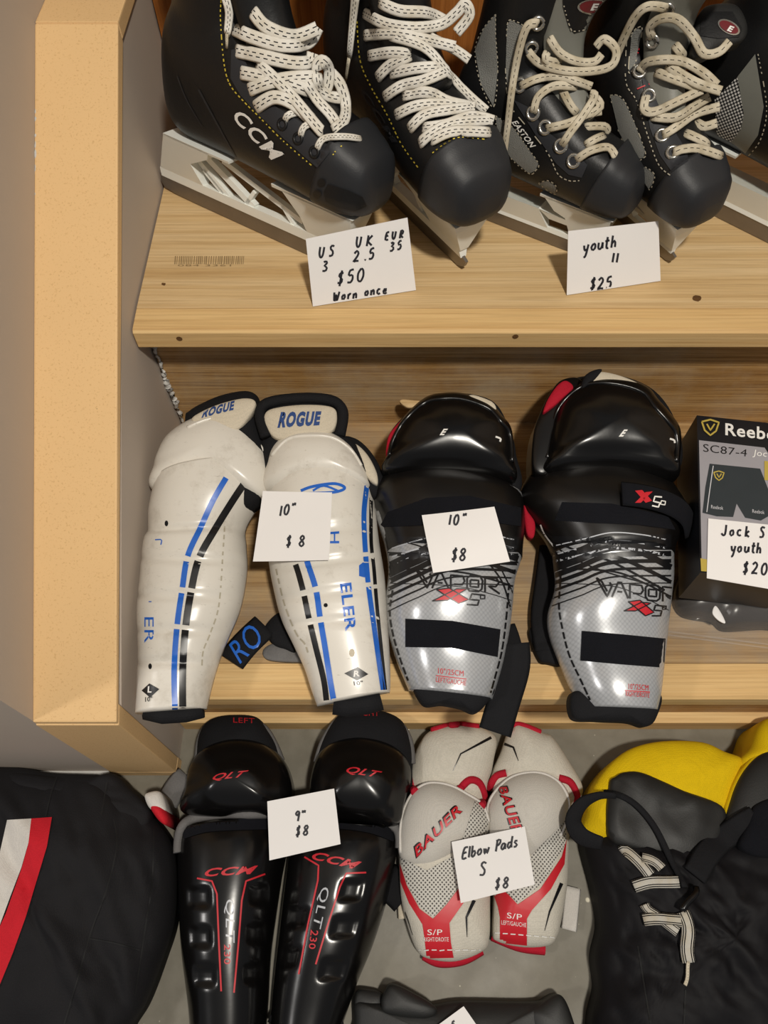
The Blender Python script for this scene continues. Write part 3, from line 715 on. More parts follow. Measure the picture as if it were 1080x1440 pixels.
VL, shL, coL, knL = vapor('silver and black shin pad next to the white pads with a black strap hanging down', (.07, .3, T2),
  [(524, 694, 734, 698, .046), (529, 728, 736, 745, .050), (541, 766, 733, 785, .050), (546, 802, 724, 817, .048), (542, 846, 721, 850, .046), (545, 886, 717, 884, .043), (557, 927, 709, 925, .038), (566, 950, 701, 955, .035), (575, 971, 692, 984, .033)],
  [(543, 668), (545, 640), (551, 618), (566, 592), (594, 566), (620, 559), (652, 560), (688, 573), (706, 592), (719, 610), (722, 650), (720, 680), (640, 672)], (640, 628),
  [(534, 672, 722, 686, .040), (523, 694, 734, 702, .048), (527, 716, 737, 728, .053), (533, 738, 737, 750, .053), (540, 760, 735, 768, .0525), (544, 778, 734, 786, .0515)],
  [('liner', [(546, 640), (548, 612), (572, 584), (598, 566), (640, 556), (690, 566), (712, 596), (725, 640), (720, 700), (560, 700)], 'bfab', .016, .022), ('red_wing', [(545, 648), (545, 618), (556, 600), (572, 588), (572, 620)], 'redfab', .036, .004), ('white_flap', [(655, 562), (664, 556), (692, 566), (696, 578), (670, 574)], 'cream', .052, .004)],
  [[(533, 742), (545, 720), (600, 700), (660, 697), (733, 714), (733, 740), (660, 730), (600, 738)], [(570, 870), (636, 873), (704, 885), (700, 924), (636, 911), (570, 910)]],
  vlet((588, 803), 23, 24, .07),
  [poly2([(614, 829), (632, 827), (659, 843), (645, 849)]), poly2([(608, 845), (630, 844), (657, 828), (642, 828)])],
  [strip2([(681, 837), (664, 835), (661, 843), (674, 844), (672, 851), (657, 850)], 2.2, 3, False), strip2([(676, 837), (682, 837), (682, 842), (676, 842), (676, 837)], 1.6, 2, False)],
  [text2('10"/25CM', ((616, 947), (652, 951), (652, 943), (616, 939)), .0), strip2([(613, 950), (656, 955)], 1.2), text2('LEFT/GAUCHE', ((613, 959), (655, 964), (656, 957), (613, 952)), 0)],
  'LEFT', pat(545, 729, 764, 34, 22) + [([(690, 795), (708, 822), (722, 870)], 'black', 2.4), ([(700, 790), (722, 835)], 'black', 2), ([(560, 760), (600, 772), (640, 800)], 'black', 2)],
  [[(552, 830), (548, 860), (552, 890), (562, 925), (574, 958)], [(716, 820), (712, 870), (706, 915), (697, 950), (690, 975)]],
  [(580, 950), (640, 962), (694, 966), (682, 992), (667, 1003), (648, 996), (622, 991), (594, 990)],
  (((618, 612), (626, 612), (630, 603), (622, 603)), [(697, 614), (704, 617), (703, 621)]))
band('strap', [(722, 905), (724, 935), (712, 975), (703, 1005), (696, 1030)], 46, Plane(T2 + .008, .2, .3), M['bfab'], VL, .012, .003, label='black elastic strap hanging over the step edge')
band('strap', [(712, 880), (720, 900), (724, 925)], 26, Plane(T2 + .010), M['bfab'], VL, .008, .003)
VR, shR, coR, knR = vapor('silver and black shin pad beside the boxed shorts with red inner wing', (.25, .3, T2),
  [(731, 694, 958, 716, .044), (748, 731, 958, 742, .050), (773, 761, 946, 772, .050), (780, 800, 944, 815, .048), (781, 828, 942, 835, .047), (771, 864, 940, 862, .045), (774, 896, 937, 896, .042), (791, 940, 931, 944, .037), (806, 974, 927, 978, .034), (821, 996, 923, 1000, .032)],
  [(768, 668), (767, 645), (772, 612), (783, 574), (808, 547), (834, 537), (872, 539), (906, 551), (923, 572), (941, 592), (954, 613), (953, 650), (944, 678), (860, 668)], (860, 612),
  [(746, 662, 944, 682, .038), (732, 692, 962, 712, .047), (736, 714, 964, 730, .052), (750, 736, 960, 748, .0525), (768, 760, 948, 768, .0525), (777, 779, 945, 786, .0512)],
  [('liner', [(748, 650), (750, 612), (762, 580), (780, 548), (800, 536), (860, 530), (918, 552), (950, 600), (955, 660), (900, 700), (760, 700)], 'bfab', .014, .022), ('liner_lobe', [(750, 660), (750, 610), (762, 575), (778, 546), (792, 534), (812, 532), (820, 545), (800, 580), (775, 660)], 'bplastic2', .034, .006), ('red_wing', [(764, 580), (770, 562), (784, 542), (796, 536), (806, 546), (790, 562), (776, 574)], 'redfab', .042, .004), ('white_flap', [(826, 538), (832, 526), (850, 524), (880, 532), (904, 545), (900, 560), (850, 548)], 'cream', .052, .004), ('liner_lip', [(818, 548), (820, 532), (832, 523), (846, 521), (836, 536)], 'bfab', .052, .006), ('red_side', [(736, 712), (742, 720), (752, 736), (750, 756), (740, 750)], 'redfab', .010, .004)],
  [[(780, 732), (790, 706), (860, 708), (940, 726), (950, 745), (900, 738), (830, 735)], [(818, 887), (876, 892), (936, 898), (934, 939), (870, 934), (816, 929)]],
  vlet((842, 815), 22, 24, .09),
  [poly2([(884, 846), (900, 844), (920, 861), (908, 866)]), poly2([(878, 859), (894, 859), (916, 848), (902, 847)])],
  [strip2([(938, 853), (922, 851), (920, 858), (931, 859), (929, 866), (917, 866)], 2.2, 3, False), strip2([(932, 852), (937, 852), (937, 857), (932, 857), (932, 852)], 1.5, 2, False)],
  [text2('10"/25CM', ((884, 969), (912, 971), (912, 963), (884, 961)), .0), strip2([(879, 971), (914, 973)], 1.2), text2('RIGHT/DROITE', ((880, 979), (913, 981), (914, 974), (880, 972)), 0)],
  'RIGHT', pat(776, 944, 764, 26, 34) + [([(756, 742), (800, 770), (860, 790), (935, 830)], 'black', 3), ([(750, 735), (790, 775), (840, 800), (900, 818)], 'black', 2)] + [([(760, 738), (766, 752), (780, 770)], 'whitep', 2)],
  [[(778, 765), (788, 800), (786, 850), (790, 880), (800, 920), (816, 955), (830, 985)]],
  [(808, 972), (870, 985), (927, 976), (922, 1010), (908, 1022), (885, 1016), (840, 1014), (806, 1009)],
  (((870, 614), (878, 614), (883, 604), (876, 604)), [(942, 617), (948, 619), (949, 623)]))
bR = [shR, coR]
sp = part
o = band('wrap_strap', [(872, 698), (900, 701), (935, 710), (957, 724), (962, 742)], 38, PV, M['velcro'], VR, .006, .004, objs=bR)
bb = bvh([o])
drape('strap_logo', *merge2([poly2([(893, 690), (903, 689), (917, 704), (908, 707)]), poly2([(893, 707), (901, 707), (918, 691), (908, 692)])]), bb, M['red'], VR, .001)
drape('strap_logo', *merge2([strip2([(931, 699), (921, 698), (919, 705), (928, 707), (926, 713), (917, 711)], 2, 3, False), strip2([(930, 704), (936, 705), (935, 710), (929, 709), (930, 704)], 1.4, 2, False)]), bb, M['whitep'], VR, .001)
band('strap', [(776, 770), (770, 820), (764, 870), (770, 915)], 36, Plane(T2 + .004), M['bfab'], VR, .008, .004)
pillow('buckle_pad', [(744, 890), (756, 876), (776, 872), (792, 930), (770, 932), (757, 926)], Plane(T2 + .002), M['bfab'], VR, .006, .006)
solo(pillow('leather_scrap', [(563, 566), (565, 562), (580, 563), (594, 565), (590, 570), (574, 573)], Plane(T2 + .055, .5), M['tread'], None, .002, .003), 'small curled tan scrap above the left silver shin pad', 'scrap')
card('white price card reading 10 inch $8 on the silver shin pad', [(593, 725), (695, 713), (717, 790), (609, 806)], Plane(0, 0, .14), [('10"', 629, 739, 14, 12, -.15), ('$8', 634, 789, 17, 12, -.05)], objs=[shL, coL, knL], curl=.0006)

# ---------------------------------------------------------------- ice skates on the upper tread
def interp(tab, x):
    for a, b in zip(tab, tab[1:]):
        if x <= b[0]:
            f = max(0., (x - a[0]) / (b[0] - a[0])); f = f * f * (3 - 2 * f) if False else f
            return [p + (q - p) * f for p, q in zip(a[1:], b[1:])]
    return list(tab[-1][1:])
def ring_loft(rows):
    n = len(rows[0]); vv = [p for r_ in rows for p in r_]; ff = []
    for i in range(len(rows) - 1):
        for j in range(n): ff.append((i * n + j, i * n + (j + 1) % n, (i + 1) * n + (j + 1) % n, (i + 1) * n + j))
    ff.append(tuple(range(n))[::-1]); ff.append(tuple(range((len(rows) - 1) * n, len(rows) * n)))
    return vv, ff
FOOT = [(0., .03, .10, .26), (.012, .075, .05, .36), (.04, .108, .02, .44), (.10, .128, .0, .50), (.2, .133, .0, .53), (.3, .132, .0, .52), (.4, .138, .0, .48), (.5, .145, .0, .43), (.6, .153, .0, .375), (.7, .158, .0, .33), (.8, .157, .002, .295), (.87, .150, .005, .275), (.93, .134, .012, .25), (.965, .112, .025, .222), (.988, .08, .045, .18), (1., .045, .075, .135)]
SHAFT = [(.25, .21, .165, .112), (.4, .215, .175, .118), (.5, .225, .178, .120), (.6, .24, .182, .124), (.7, .255, .19, .132), (.80, .27, .20, .140)]
def foot_rows(v0, v1, n, grow=0., ns=28, cut=None):
    rows = []; xs = [v0 + (v1 - v0) * math.sin((i / (n - 1)) * math.pi / 2) for i in range(n)]
    T = [tuple(q) for q in cr(FOOT, 160)]
    for x in xs:
        w, zb, zt = interp(T, min(x, 1.)); w += grow; zb -= grow * .3; zt += grow; row = []
        for j in range(ns):
            g = j / ns * 2 * math.pi; c, s = math.cos(g), math.sin(g)
            k_ = .8 if x < .7 else .8 - .16 * min(1, (x - .7) / .15)
            row.append(V((w * math.copysign(abs(c) ** k_, c), x + (grow * 1.2 if x > .95 else 0), (zb + zt) / 2 + (zt - zb) / 2 * math.copysign(abs(s) ** k_, s))))
        rows.append(row)
    return rows
_BOOT = []
def boot_mesh():
    """foot and shaft fused into one smooth body (unit length)"""
    if _BOOT: return _BOOT[0]
    vv, ff = ring_loft(foot_rows(0, 1, 60)[:])
    rows = []
    for i in range(20):
        z = .25 + (.80 - .25) * i / 19; cy, a, b = interp([tuple(q) for q in cr(SHAFT, 60)], z)
        rows.append([V((b * math.cos(j / 28 * 6.28318), cy + a * math.sin(j / 28 * 6.28318), z)) for j in range(28)])
    v2, f2 = ring_loft(rows); n = len(vv); vv = vv + v2; ff = ff + [tuple(i + n for i in f) for f in f2]
    me = bpy.data.meshes.new('b'); me.from_pydata(vv, [], ff)
    bm = bmesh.new(); bm.from_mesh(me); bmesh.ops.recalc_face_normals(bm, faces=bm.faces[:]); bm.to_mesh(me); bm.free()
    o = bpy.data.objects.new('b', me); COL.objects.link(o)
    m = o.modifiers.new('r', 'REMESH'); m.mode = 'VOXEL'; m.voxel_size = .015
    m = o.modifiers.new('s', 'SMOOTH'); m.iterations = 9; m.factor = .5
    dg = bpy.context.evaluated_depsgraph_get(); dg.update(); e = bpy.data.meshes.new_from_object(o.evaluated_get(dg))
    _BOOT.append(([v.co.copy() for v in e.vertices], [tuple(p.vertices) for p in e.polygons]))
    bpy.data.objects.remove(o); return _BOOT[0]
def sweep_profile(poly, hw):
    """side outline (v,z) -> solid whose half width hw(z) changes with height"""
    n = len(poly); vv = [V((-hw(z), y, z)) for y, z in poly] + [V((hw(z), y, z)) for y, z in poly]
    tri = tessellate_polygon([[V((0, y, z)) for y, z in poly]])
    ff = [tuple(t_) for t_ in tri] + [tuple(i + n for i in t_)[::-1] for t_ in tri] + [(i, (i + 1) % n, (i + 1) % n + n, i + n) for i in range(n)]
    return vv, ff
def barp(a, b, w_):
    d = V((b[0] - a[0], b[1] - a[1])); d.normalize(); nx, ny = -d.y * w_ / 2, d.x * w_ / 2
    return [(a[0] + nx, a[1] + ny), (b[0] + nx, b[1] + ny), (b[0] - nx, b[1] - ny), (a[0] - nx, a[1] - ny)]
def cat(items):
    vv, ff = [], []
    for a, b in items: n = len(vv); vv += a; ff += [tuple(i + n for i in f) for f in b]
    return vv, ff
class Skate:
    def __init__(s, label, origin, head, L, tilt, style, group, tongue_pts, tsh=0.):
        h = math.radians(head); f = V((math.cos(h), math.sin(h), 0)); rt = V((math.sin(h), -math.cos(h), 0)); up = V((0, 0, 1)); a = math.radians(tilt)
        s.f = f; s.up = up * math.cos(a) - rt * math.sin(a); s.rt = rt * math.cos(a) + up * math.sin(a); s.o = V((*origin, T1 + .0005)); s.L = L
        s.w = lambda p: s.o + (s.rt * p.x + s.f * p.y + s.up * p.z) * L
        s.root = r = thing('ice_skate', label, 'ice skate', s.o, group)
        mp = lambda g_: ([s.w(p) for p in g_[0]], g_[1])
        vv, ff = boot_mesh(); S_ = lambda y: .285 - .03 * y
        sole = lambda p: V((p.x, p.y * .965 + .06, p.z + S_(p.y)))
        s.boot = part('boot', [s.w(sole(p)) for p in vv], ff, M['boot'], r)
        toe = ring_loft(foot_rows(.80, 1., 16, .008))
        # the cap's back edge leans forward over the toe
        s.toe = part('toe_cap', [s.w(sole(V((p.x, p.y + (.0 if p.y > .9 else (.9 - p.y) * (.55 * (p.z - .12) / .2)), p.z)))) for p in toe[0]], toe[1], M['toecap'], r)
        hw = lambda z: .013 + max(0, z - .085) * .42
        if style == 'strut':
            P = [[(-.035, .062), (-.035, .10), (.92, .105), (.93, .062)], [(-.035, .095), (.075, .29), (.30, .285), (.28, .25), (.17, .19), (.20, .10)], [(.645, .262), (.96, .262), (.955, .22), (.93, .10), (.73, .10), (.71, .17)],
                 barp((.10, .24), (.33, .095), .022), barp((.20, .23), (.46, .10), .026), barp((.20, .165), (.30, .10), .018), barp((.30, .235), (.70, .13), .02), barp((.46, .165), (.42, .10), .016), barp((.60, .16), (.66, .10), .016)]
        else:
            P = [[(-.035, .062), (-.035, .085), (.93, .085), (.93, .062)], [(.02, .145), (.30, .145), (.36, .18), (.60, .18), (.66, .14), (.80, .14), (.80, .17), (.02, .18)], [(-.035, .08), (.075, .29), (.31, .285), (.27, .20), (.10, .08)], [(.33, .08), (.36, .18), (.60, .18), (.66, .08)], [(.62, .265), (.96, .262), (.955, .20), (.93, .08), (.78, .08), (.74, .18), (.68, .2)]]
        P.append([(.075, .292), (.40, .288), (.40, .278), (.07, .282)]); P.append([(.60, .272), (.97, .262), (.95, .250), (.60, .258)])
        s.holder = part('blade_holder', *mp(cat([sweep_profile(q, (lambda z: .014) if len(q) == 4 and i_ >= 3 and style == 'strut' and i_ < 9 else hw) for i_, q in enumerate(P)])), M['wholder'], r, smooth=False)
        st = sweep_profile([(-.03, .012), (-.048, .035), (-.045, .066), (.93, .066), (.955, .055), (.945, .028), (.91, .008), (.75, 0), (.15, 0), (.03, .003)], lambda z: .0065)
        s.blade = part('steel_blade', *mp(st), M['steel'], r, smooth=False)
        # tongue standing in front of the shaft, padded collar, dark opening
        pts, nr = [], []; tp = cr(tongue_pts, 26)
        for i, (y, z, wd) in enumerate(tp):
            a_, b_ = tp[max(0, i - 1)], tp[min(25, i + 1)]; pts.append(s.w(V((tsh * min(1, i / 10), y, z)))); nr.append((s.f * (b_[1] - a_[1]) - s.up * (b_[0] - a_[0])).normalized())
        s.tongue = s.tongue_mesh(pts, nr, [q[2] * L for q in tp], .034 * L, M['boot'] if style == 'strut' else M['greyvinyl'], r)
        top = [s.w(V((.146 * math.cos(k / 28 * 6.28318), .29 + .20 * math.sin(k / 28 * 6.28318), 1.075 + .02 * math.cos(k / 28 * 6.28318) ** 2))) for k in range(28)]
        rope('collar', top, .018 * L, M['bfab'], r, closed=True)
        part('boot_opening', *mp(([V((.14 * math.cos(k / 28 * 6.28318), .29 + .195 * math.sin(k / 28 * 6.28318), 1.072)) for k in range(28)], [tuple(range(28))])), M['bfab'], r)
        s.bt = bvh([s.boot, s.toe]); s.all = bvh([s.boot, s.toe, s.tongue])
    def tongue_mesh(s, pts, nr, wid, th, mat, root):
        vv, ff = [], []; n = len(pts); K = 18
        for i, p in enumerate(pts):
            for j in range(K):
                g = j / K * 6.28318; c, sn = math.cos(g), math.sin(g); w_ = wid[i] * (1 if 0 < i < n - 1 else .8)
                vv.append(p + s.rt * (w_ / 2 * c) + nr[i] * (th * math.copysign(abs(sn) ** .7, sn) * (1 if 0 < i < n - 1 else .4) - 1.2 * c * c * w_ * .35 + w_ * .12))
        for i in range(n - 1):
            for j in range(K): ff.append((i * K + j, i * K + (j + 1) % K, (i + 1) * K + (j + 1) % K, (i + 1) * K + j))
        ff.append(tuple(range(K))); ff.append(tuple(range((n - 1) * K, n * K)))
        return part('tongue', vv, ff, mat, root)
    def dec(s, name, g_, mat, lift=.0007, ml=7, bv=None, label=None): return drape(name, *g_, bv or s.bt, M[mat], s.root, lift, ml, label)
    def lace(s, path, wid, mat='lace', lift=.0035, th=.0016, name='lace', arch=.0):
        """path (x, y[, extra lift in mm]); runs over boot and tongue, keeps its depth where it leaves them"""
        P = curve([(q[0], q[1], q[2] if len(q) > 2 else 0) for q in path], 4); n = len(P); hh = [hit(s.all, q[0], q[1]) for q in P]
        ok = [i for i in range(n) if hh[i][0] is not None]
        if not ok: print('lace off boot'); return
        dep = []
        for i in range(n):
            j = min(ok, key=lambda k: abs(k - i)); dep.append((hh[j][0] - CAM).length)
        for _ in range(4): dep = [min(dep[i], (dep[max(0, i - 1)] + dep[i] + dep[min(n - 1, i + 1)]) / 3 + .0005) for i in range(n)]
        pts, nr = [], []
        for i, q in enumerate(P):
            d = ray(q[0], q[1]).normalized(); nn = hh[i][1] if hh[i][0] is not None else -d
            k = math.sin(math.pi * i / max(1, n - 1)); en = min(1, min(i, n - 1 - i) / 2) if hh[i][0] is not None else 1
            pts.append(CAM + d * (dep[i] - lift * (1.4 * en - .4) - q[2] * .001 - arch * k)); nr.append((nn * .5 - d * .8).normalized())
        for _ in range(3): nr = [(nr[max(0, i - 1)] + nr[i] * 2 + nr[min(n - 1, i + 1)]).normalized() for i in range(n)]
        zd = (pts[n // 2] - CAM).dot(FW)
        W_ = [(w_ * zd / FPX) for w_ in ([wid] * n if not isinstance(wid, tuple) else [wid[0] + (wid[1] - wid[0]) * i / (n - 1) for i in range(n)])]
        return ribbon(name, pts, nr, W_, th, M[mat], s.root)
    def eyelet(s, x, y, rp, mat='chrome'):
        p, n = hit(s.all, x, y)
        if p is None: return
        rr = rp * (p - CAM).dot(FW) / FPX; a = n.orthogonal().normalized(); b = n.cross(a)
        rope('eyelet', [p + n * .0012 + a * (rr * math.cos(k / 16 * 6.28318)) + b * (rr * math.sin(k / 16 * 6.28318)) for k in range(16)], rr * .36, M[mat], s.root, 6, closed=True)

gA = 'black skates with white ticked laces'
TG = [(.70, .60, .20), (.60, .68, .21), (.53, .78, .22), (.49, .90, .24), (.48, 1.03, .26), (.50, 1.16, .26)]
A = Skate('black hockey skate standing side-on against the grey side wall', (-.231, .706), -32.5, .25, 15, 'strut', gA, TG)
B = Skate('black hockey skate pointing its toe at the viewer, white laces tied', (-.050, .780), -56.5, .25, 0, 'strut', gA, TG)
A.dec('facing', poly2([(325, 70), (338, 68), (358, 118), (388, 150), (424, 172), (462, 205), (464, 214), (446, 236), (400, 196), (362, 160), (338, 134), (324, 110)]), 'facing', .0014, 8)
A.dec('brand_lettering', text2('CCM', ((326, 166), (384, 228), (400, 217), (338, 152)), .02, .15), 'whitep', .001)
thread('yellow_stitching', [(311, 0), (310, 27), (315, 89), (324, 120), (344, 144), (364, 164), (398, 198), (442, 236)], A.bt, M['ystitch'], A.root, 1.7, 5, 2, .0016)
thread('yellow_stitching', [(468, 218), (474, 210), (485, 202)], A.bt, M['ystitch'], A.root, 1.6, 4, 2, .0016)
for pth, wd in (([(279, 126), (300, 165), (318, 198), (333, 224)], (3, 2)), ([(249, 107), (262, 140), (284, 178)], (2, 1))): A.dec('side_streak', strip2(pth, wd), 'toecap', .0009)
A.dec('toe_panel', poly2([(455, 270), (461, 259), (490, 268), (510, 277), (516, 290), (500, 297), (475, 292), (458, 283)]), 'boot', .0012)
for x, y in ((452, 257), (446, 273)): A.dec('toe_rivet', poly2([(x + 6 * math.cos(k * .52), y + 6 * math.sin(k * .52)) for k in range(12)]), 'boot', .0012)
for x, y in ((398, 175), (420, 195), (443, 214)): A.eyelet(x, y, 6.5, 'boot')
W_ = 18
for pth in ([(329, 41), (358, 53), (398, 64), (433, 60), (447, 38, 3)], [(355, 16), (375, 38), (413, 51), (446, 40, 3)], [(331, 71), (364, 78), (409, 88), (435, 87), (440, 75)], [(338, 102), (358, 106), (398, 115), (440, 130)], [(349, 127), (375, 117), (409, 110), (446, 108)], [(358, 152), (384, 137), (411, 145), (440, 170)]): A.lace(pth, W_, arch=.003)
for pth in ([(362, 89, 3), (389, 113, 4), (413, 138, 4), (442, 173, 4), (453, 186, 2)], [(446, 100, 5), (447, 90, 6), (454, 86, 7), (462, 96, 7), (462, 115, 6), (456, 130, 6), (448, 118, 6), (446, 102, 6)], [(462, 100, 5), (478, 118, 6), (486, 145, 6), (484, 168, 5), (468, 184, 3)], [(430, 115, 3), (446, 140, 4), (464, 160, 4), (476, 178, 2)], [(440, 120, 5), (462, 135, 6), (482, 138, 5)]): A.lace(pth, 16)
for pth in ([(400, 172), (405, 162), (420, 158)], [(422, 193), (428, 178), (448, 170)], [(445, 211), (455, 195), (483, 192), (508, 195)]): A.lace(pth, 9.5, arch=.002)
A.lace([(316, -8, 4), (322, 15, 5), (321, 36, 5), (319, 48, 5)], (13, 10)); A.lace([(319, 46, 5), (319, 67, 5)], (5, 3.5), 'lace_old', name='lace_tip')

thread('yellow_stitching', [(502, 30), (506, 83), (520, 119), (544, 161), (564, 202), (588, 236)], B.bt, M['ystitch'], B.root, 1.7, 5, 2, .0014)
thread('yellow_stitching', [(608, 215), (627, 201), (647, 193), (684, 196)], B.bt, M['ystitch'], B.root, 1.6, 5, 2, .0018)
B.dec('brand_lettering', text2('CCM', ((505, 128), (553, 204), (560, 200), (513, 124)), .05, .15), 'toecap', .001)
for pth in ([(511, 18), (544, 34), (585, 39), (621, 34), (642, 18, 3), (654, 6, 5), (660, 22, 4), (642, 46, 2)], [(533, 3), (562, 15), (601, 18), (627, 30)], [(512, 50), (551, 47), (590, 54), (640, 66)], [(518, 79), (549, 74), (578, 76)], [(530, 110), (548, 92), (578, 78)], [(548, 104), (585, 96), (625, 94)], [(540, 137), (564, 121), (596, 113), (632, 98)], [(566, 135), (601, 130), (632, 143), (668, 150)], [(556, 162), (585, 149), (622, 146), (664, 150)], [(575, 182), (596, 162), (627, 155), (668, 150)], [(594, 180), (627, 175), (663, 163), (694, 170)], [(590, 202), (606, 188), (637, 173), (690, 169)], [(606, 198), (637, 185), (690, 186)]): B.lace(pth, 15, arch=.003)
for pth in ([(548, 50, 3), (596, 66, 4), (627, 98, 4), (655, 130, 5), (684, 156, 4)], [(651, 46, 2), (661, 72, 3), (672, 100, 3)], [(648, 112, 5), (672, 116, 6), (692, 104, 7), (699, 124, 7), (690, 148, 6), (674, 138, 6), (664, 120, 6)], [(652, 104, 3), (675, 99, 4), (694, 106, 4)], [(604, 52, 2), (640, 70, 3), (660, 84, 3)]): B.lace(pth, 13)
B.lace([(500, -8, 5), (496, 30, 6), (491, 80, 6)], (13, 9)); B.lace([(491, 80, 6), (486, 113, 6)], (5.5, 4), 'lace_old', name='lace_tip')

gC = 'black and grey skates with yellowed laces'
TE = [(.70, .585, .17), (.61, .67, .18), (.545, .77, .20), (.51, .89, .24), (.53, 1.01, .28), (.60, 1.11, .28), (.70, 1.15, .24)]
C = Skate('small black and grey skate with round steel eyelets beside the large black pair', (.050, .696), -31, .204, 10, 'slot', gC, TE, -.05)
D = Skate('small black and grey skate with its tongue flopped right, behind the Youth 11 card', (.186, .764), -59, .212, -2, 'slot', gC, TE, -.07)
def mesh_panel(s, pts, mat='gmesh'):
    s.dec('mesh_panel', poly2(pts), mat, .001, 8)
    thread('pale_stitching', list(pts) + [pts[0]], s.bt, M['wstitch'], s.root, 1.5, 4.5, 2.2, .0014)
mesh_panel(C, [(713, 35), (718, 28), (737, 38), (733, 60), (728, 90), (716, 140), (711, 100)])
mesh_panel(C, [(697, 20), (697, 50), (700, 100), (694, 150), (676, 118), (668, 70), (680, 40)])
mesh_panel(C, [(697, 163), (722, 180), (740, 205), (757, 230), (753, 240), (744, 244), (718, 222), (700, 190)])
mesh_panel(C, [(757, 258), (770, 254), (782, 262), (781, 273), (770, 268)])
C.dec('brand_lettering', text2('EASTON', ((719, 172), (746, 208), (754, 205), (727, 169)), .02, .1), 'whitep', .0012)
C.dec('facing', poly2([(722, 140), (742, 150), (770, 185), (812, 218), (826, 232), (818, 250), (800, 246), (782, 230), (752, 188)]), 'facing', .0012, 8)
thread('pale_stitching', [(722, 156), (768, 212), (784, 244), (800, 254), (815, 254)], C.bt, M['wstitch'], C.root, 1.5, 4.5, 2.2, .0016)
for x, y in ((756, 32), (747, 67), (731, 120), (750, 159), (767, 179), (789, 205), (807, 226)): C.eyelet(x, y, 8)
LO = 'lace_old'
for pth in ([(742, 72), (760, 90, 1), (800, 100, 3), (840, 99, 4), (862, 90, 5), (866, 70, 6), (850, 55, 5), (838, 66, 3)], [(772, 52), (787, 74), (810, 86, 2), (835, 87, 3), (846, 76, 3)], [(731, 122), (755, 111), (785, 107), (810, 114, 2), (832, 122)], [(750, 160), (757, 136), (780, 121, 2), (812, 122)], [(790, 125), (802, 148), (812, 160)], [(770, 72), (768, 84), (790, 90)], [(822, 178), (850, 178, 2), (856, 188)], [(767, 181), (800, 173, 2), (825, 161, 4), (846, 156, 4)], [(789, 206), (802, 186, 2), (820, 162, 5), (836, 136, 5), (830, 132, 5)], [(826, 164, 5), (844, 150, 6), (838, 138, 5)], [(809, 226), (830, 212, 2), (855, 207, 2), (866, 220)], [(822, 205), (836, 196), (850, 190)], [(848, 106, 4), (842, 122, 3), (836, 134, 3)]): C.lace(pth, 11.5, LO, arch=.002)
C.lace([(757, 33), (741, 38, 3), (729, 75, 4), (720, 125, 4), (714, 175, 4), (708, 225, 5), (710, 250, 5)], (12, 9), LO)
tb = bvh([C.tongue])
C.dec('tongue_patch', poly2([(790, -20), (792, 10), (800, 38), (808, 47), (842, 38), (868, 8), (872, -20)]), 'boot', .001, 8, tb)
thread('pale_stitching', [(793, 8), (801, 36), (809, 44), (840, 35), (864, 8)], tb, M['wstitch'], C.root, 1.5, 4.5, 2.2, .0016)
def oval(s, x, y, a, b, ang, mat, lift, bv):
    ca, sa = math.cos(ang), math.sin(ang); s.dec('logo_badge', poly2([(x + a * math.cos(k * .2618) * ca - b * math.sin(k * .2618) * sa, y + a * math.cos(k * .2618) * sa + b * math.sin(k * .2618) * ca) for k in range(24)]), mat, lift, 6, bv)
M['maroon'] = M_plain('maroon_badge', '#6b1d23', .4, .1)
oval(C, 836, 10, 24, 11, 0, 'chrome', .0018, tb); oval(C, 836, 10, 21, 9, 0, 'maroon', .0022, tb); C.dec('logo_letter', text2('E', ((830, 15), (841, 15), (843, 5), (832, 5)), .04, .2), 'whitep', .0026, 6, tb)

mesh_panel(D, [(858, 134), (868, 134), (878, 142), (892, 172), (907, 212), (905, 222), (890, 224), (870, 185)])
mesh_panel(D, [(895, 239), (907, 235), (920, 245), (918, 258), (912, 266)])
mesh_panel(D, [(888, 48), (895, 40), (903, 42), (893, 90), (884, 100)])
D.dec('facing', poly2([(903, 110), (925, 120), (940, 160), (952, 190), (966, 212), (968, 226), (945, 242), (928, 218), (914, 180)]), 'facing', .0012, 8)
thread('pale_stitching', [(882, 45), (880, 113), (895, 142), (912, 194), (926, 231), (943, 247)], D.bt, M['wstitch'], D.root, 1.5, 4.5, 2.2, .0016)
thread('red_stitching', [(897, 75), (902, 66), (922, 74), (915, 80)], D.bt, M['red'], D.root, 1.6, 4, 2, .0014); thread('red_stitching', [(896, 125), (914, 118), (920, 122)], D.bt, M['red'], D.root, 1.6, 4, 2, .0014)
for x, y in ((939, 12), (918, 57), (899, 101), (912, 135), (931, 191), (946, 215)): D.eyelet(x, y, 8)
for pth in ([(939, 12, 2), (912, 9, 4), (893, 24, 4), (874, 61, 4), (862, 92, 3)], [(918, 55), (914, 38, 3), (931, 26, 5), (954, 28, 6), (976, 52, 6), (990, 75, 5), (1011, 73, 5), (1026, 58, 3)], [(899, 101), (912, 87, 2), (954, 85, 4), (987, 101, 5), (1008, 120, 5)], [(921, 101), (950, 112, 2), (978, 122, 2)], [(938, 92, 3), (978, 116, 4), (1014, 128, 4)], [(909, 133), (906, 153, 2), (921, 157, 3), (954, 142, 4), (988, 126, 4)], [(916, 164, 2), (950, 165, 3), (978, 148, 5), (998, 136, 5)], [(931, 191), (950, 179, 2), (978, 160, 4), (1012, 150, 4)], [(946, 216), (959, 210, 2), (983, 209, 2), (1016, 220)], [(978, 170, 3), (990, 178, 3), (1008, 173, 3)], [(948, 62), (956, 72), (964, 82)], [(962, 186), (984, 196), (998, 204)], [(1008, 90, 3), (1024, 76, 3), (1030, 62, 3)]): D.lace(pth, 12.5, LO, arch=.002)
D.lace([(1006, 128, 4), (1040, 96, 6), (1062, 72, 6), (1090, 44, 4)], 13, LO)
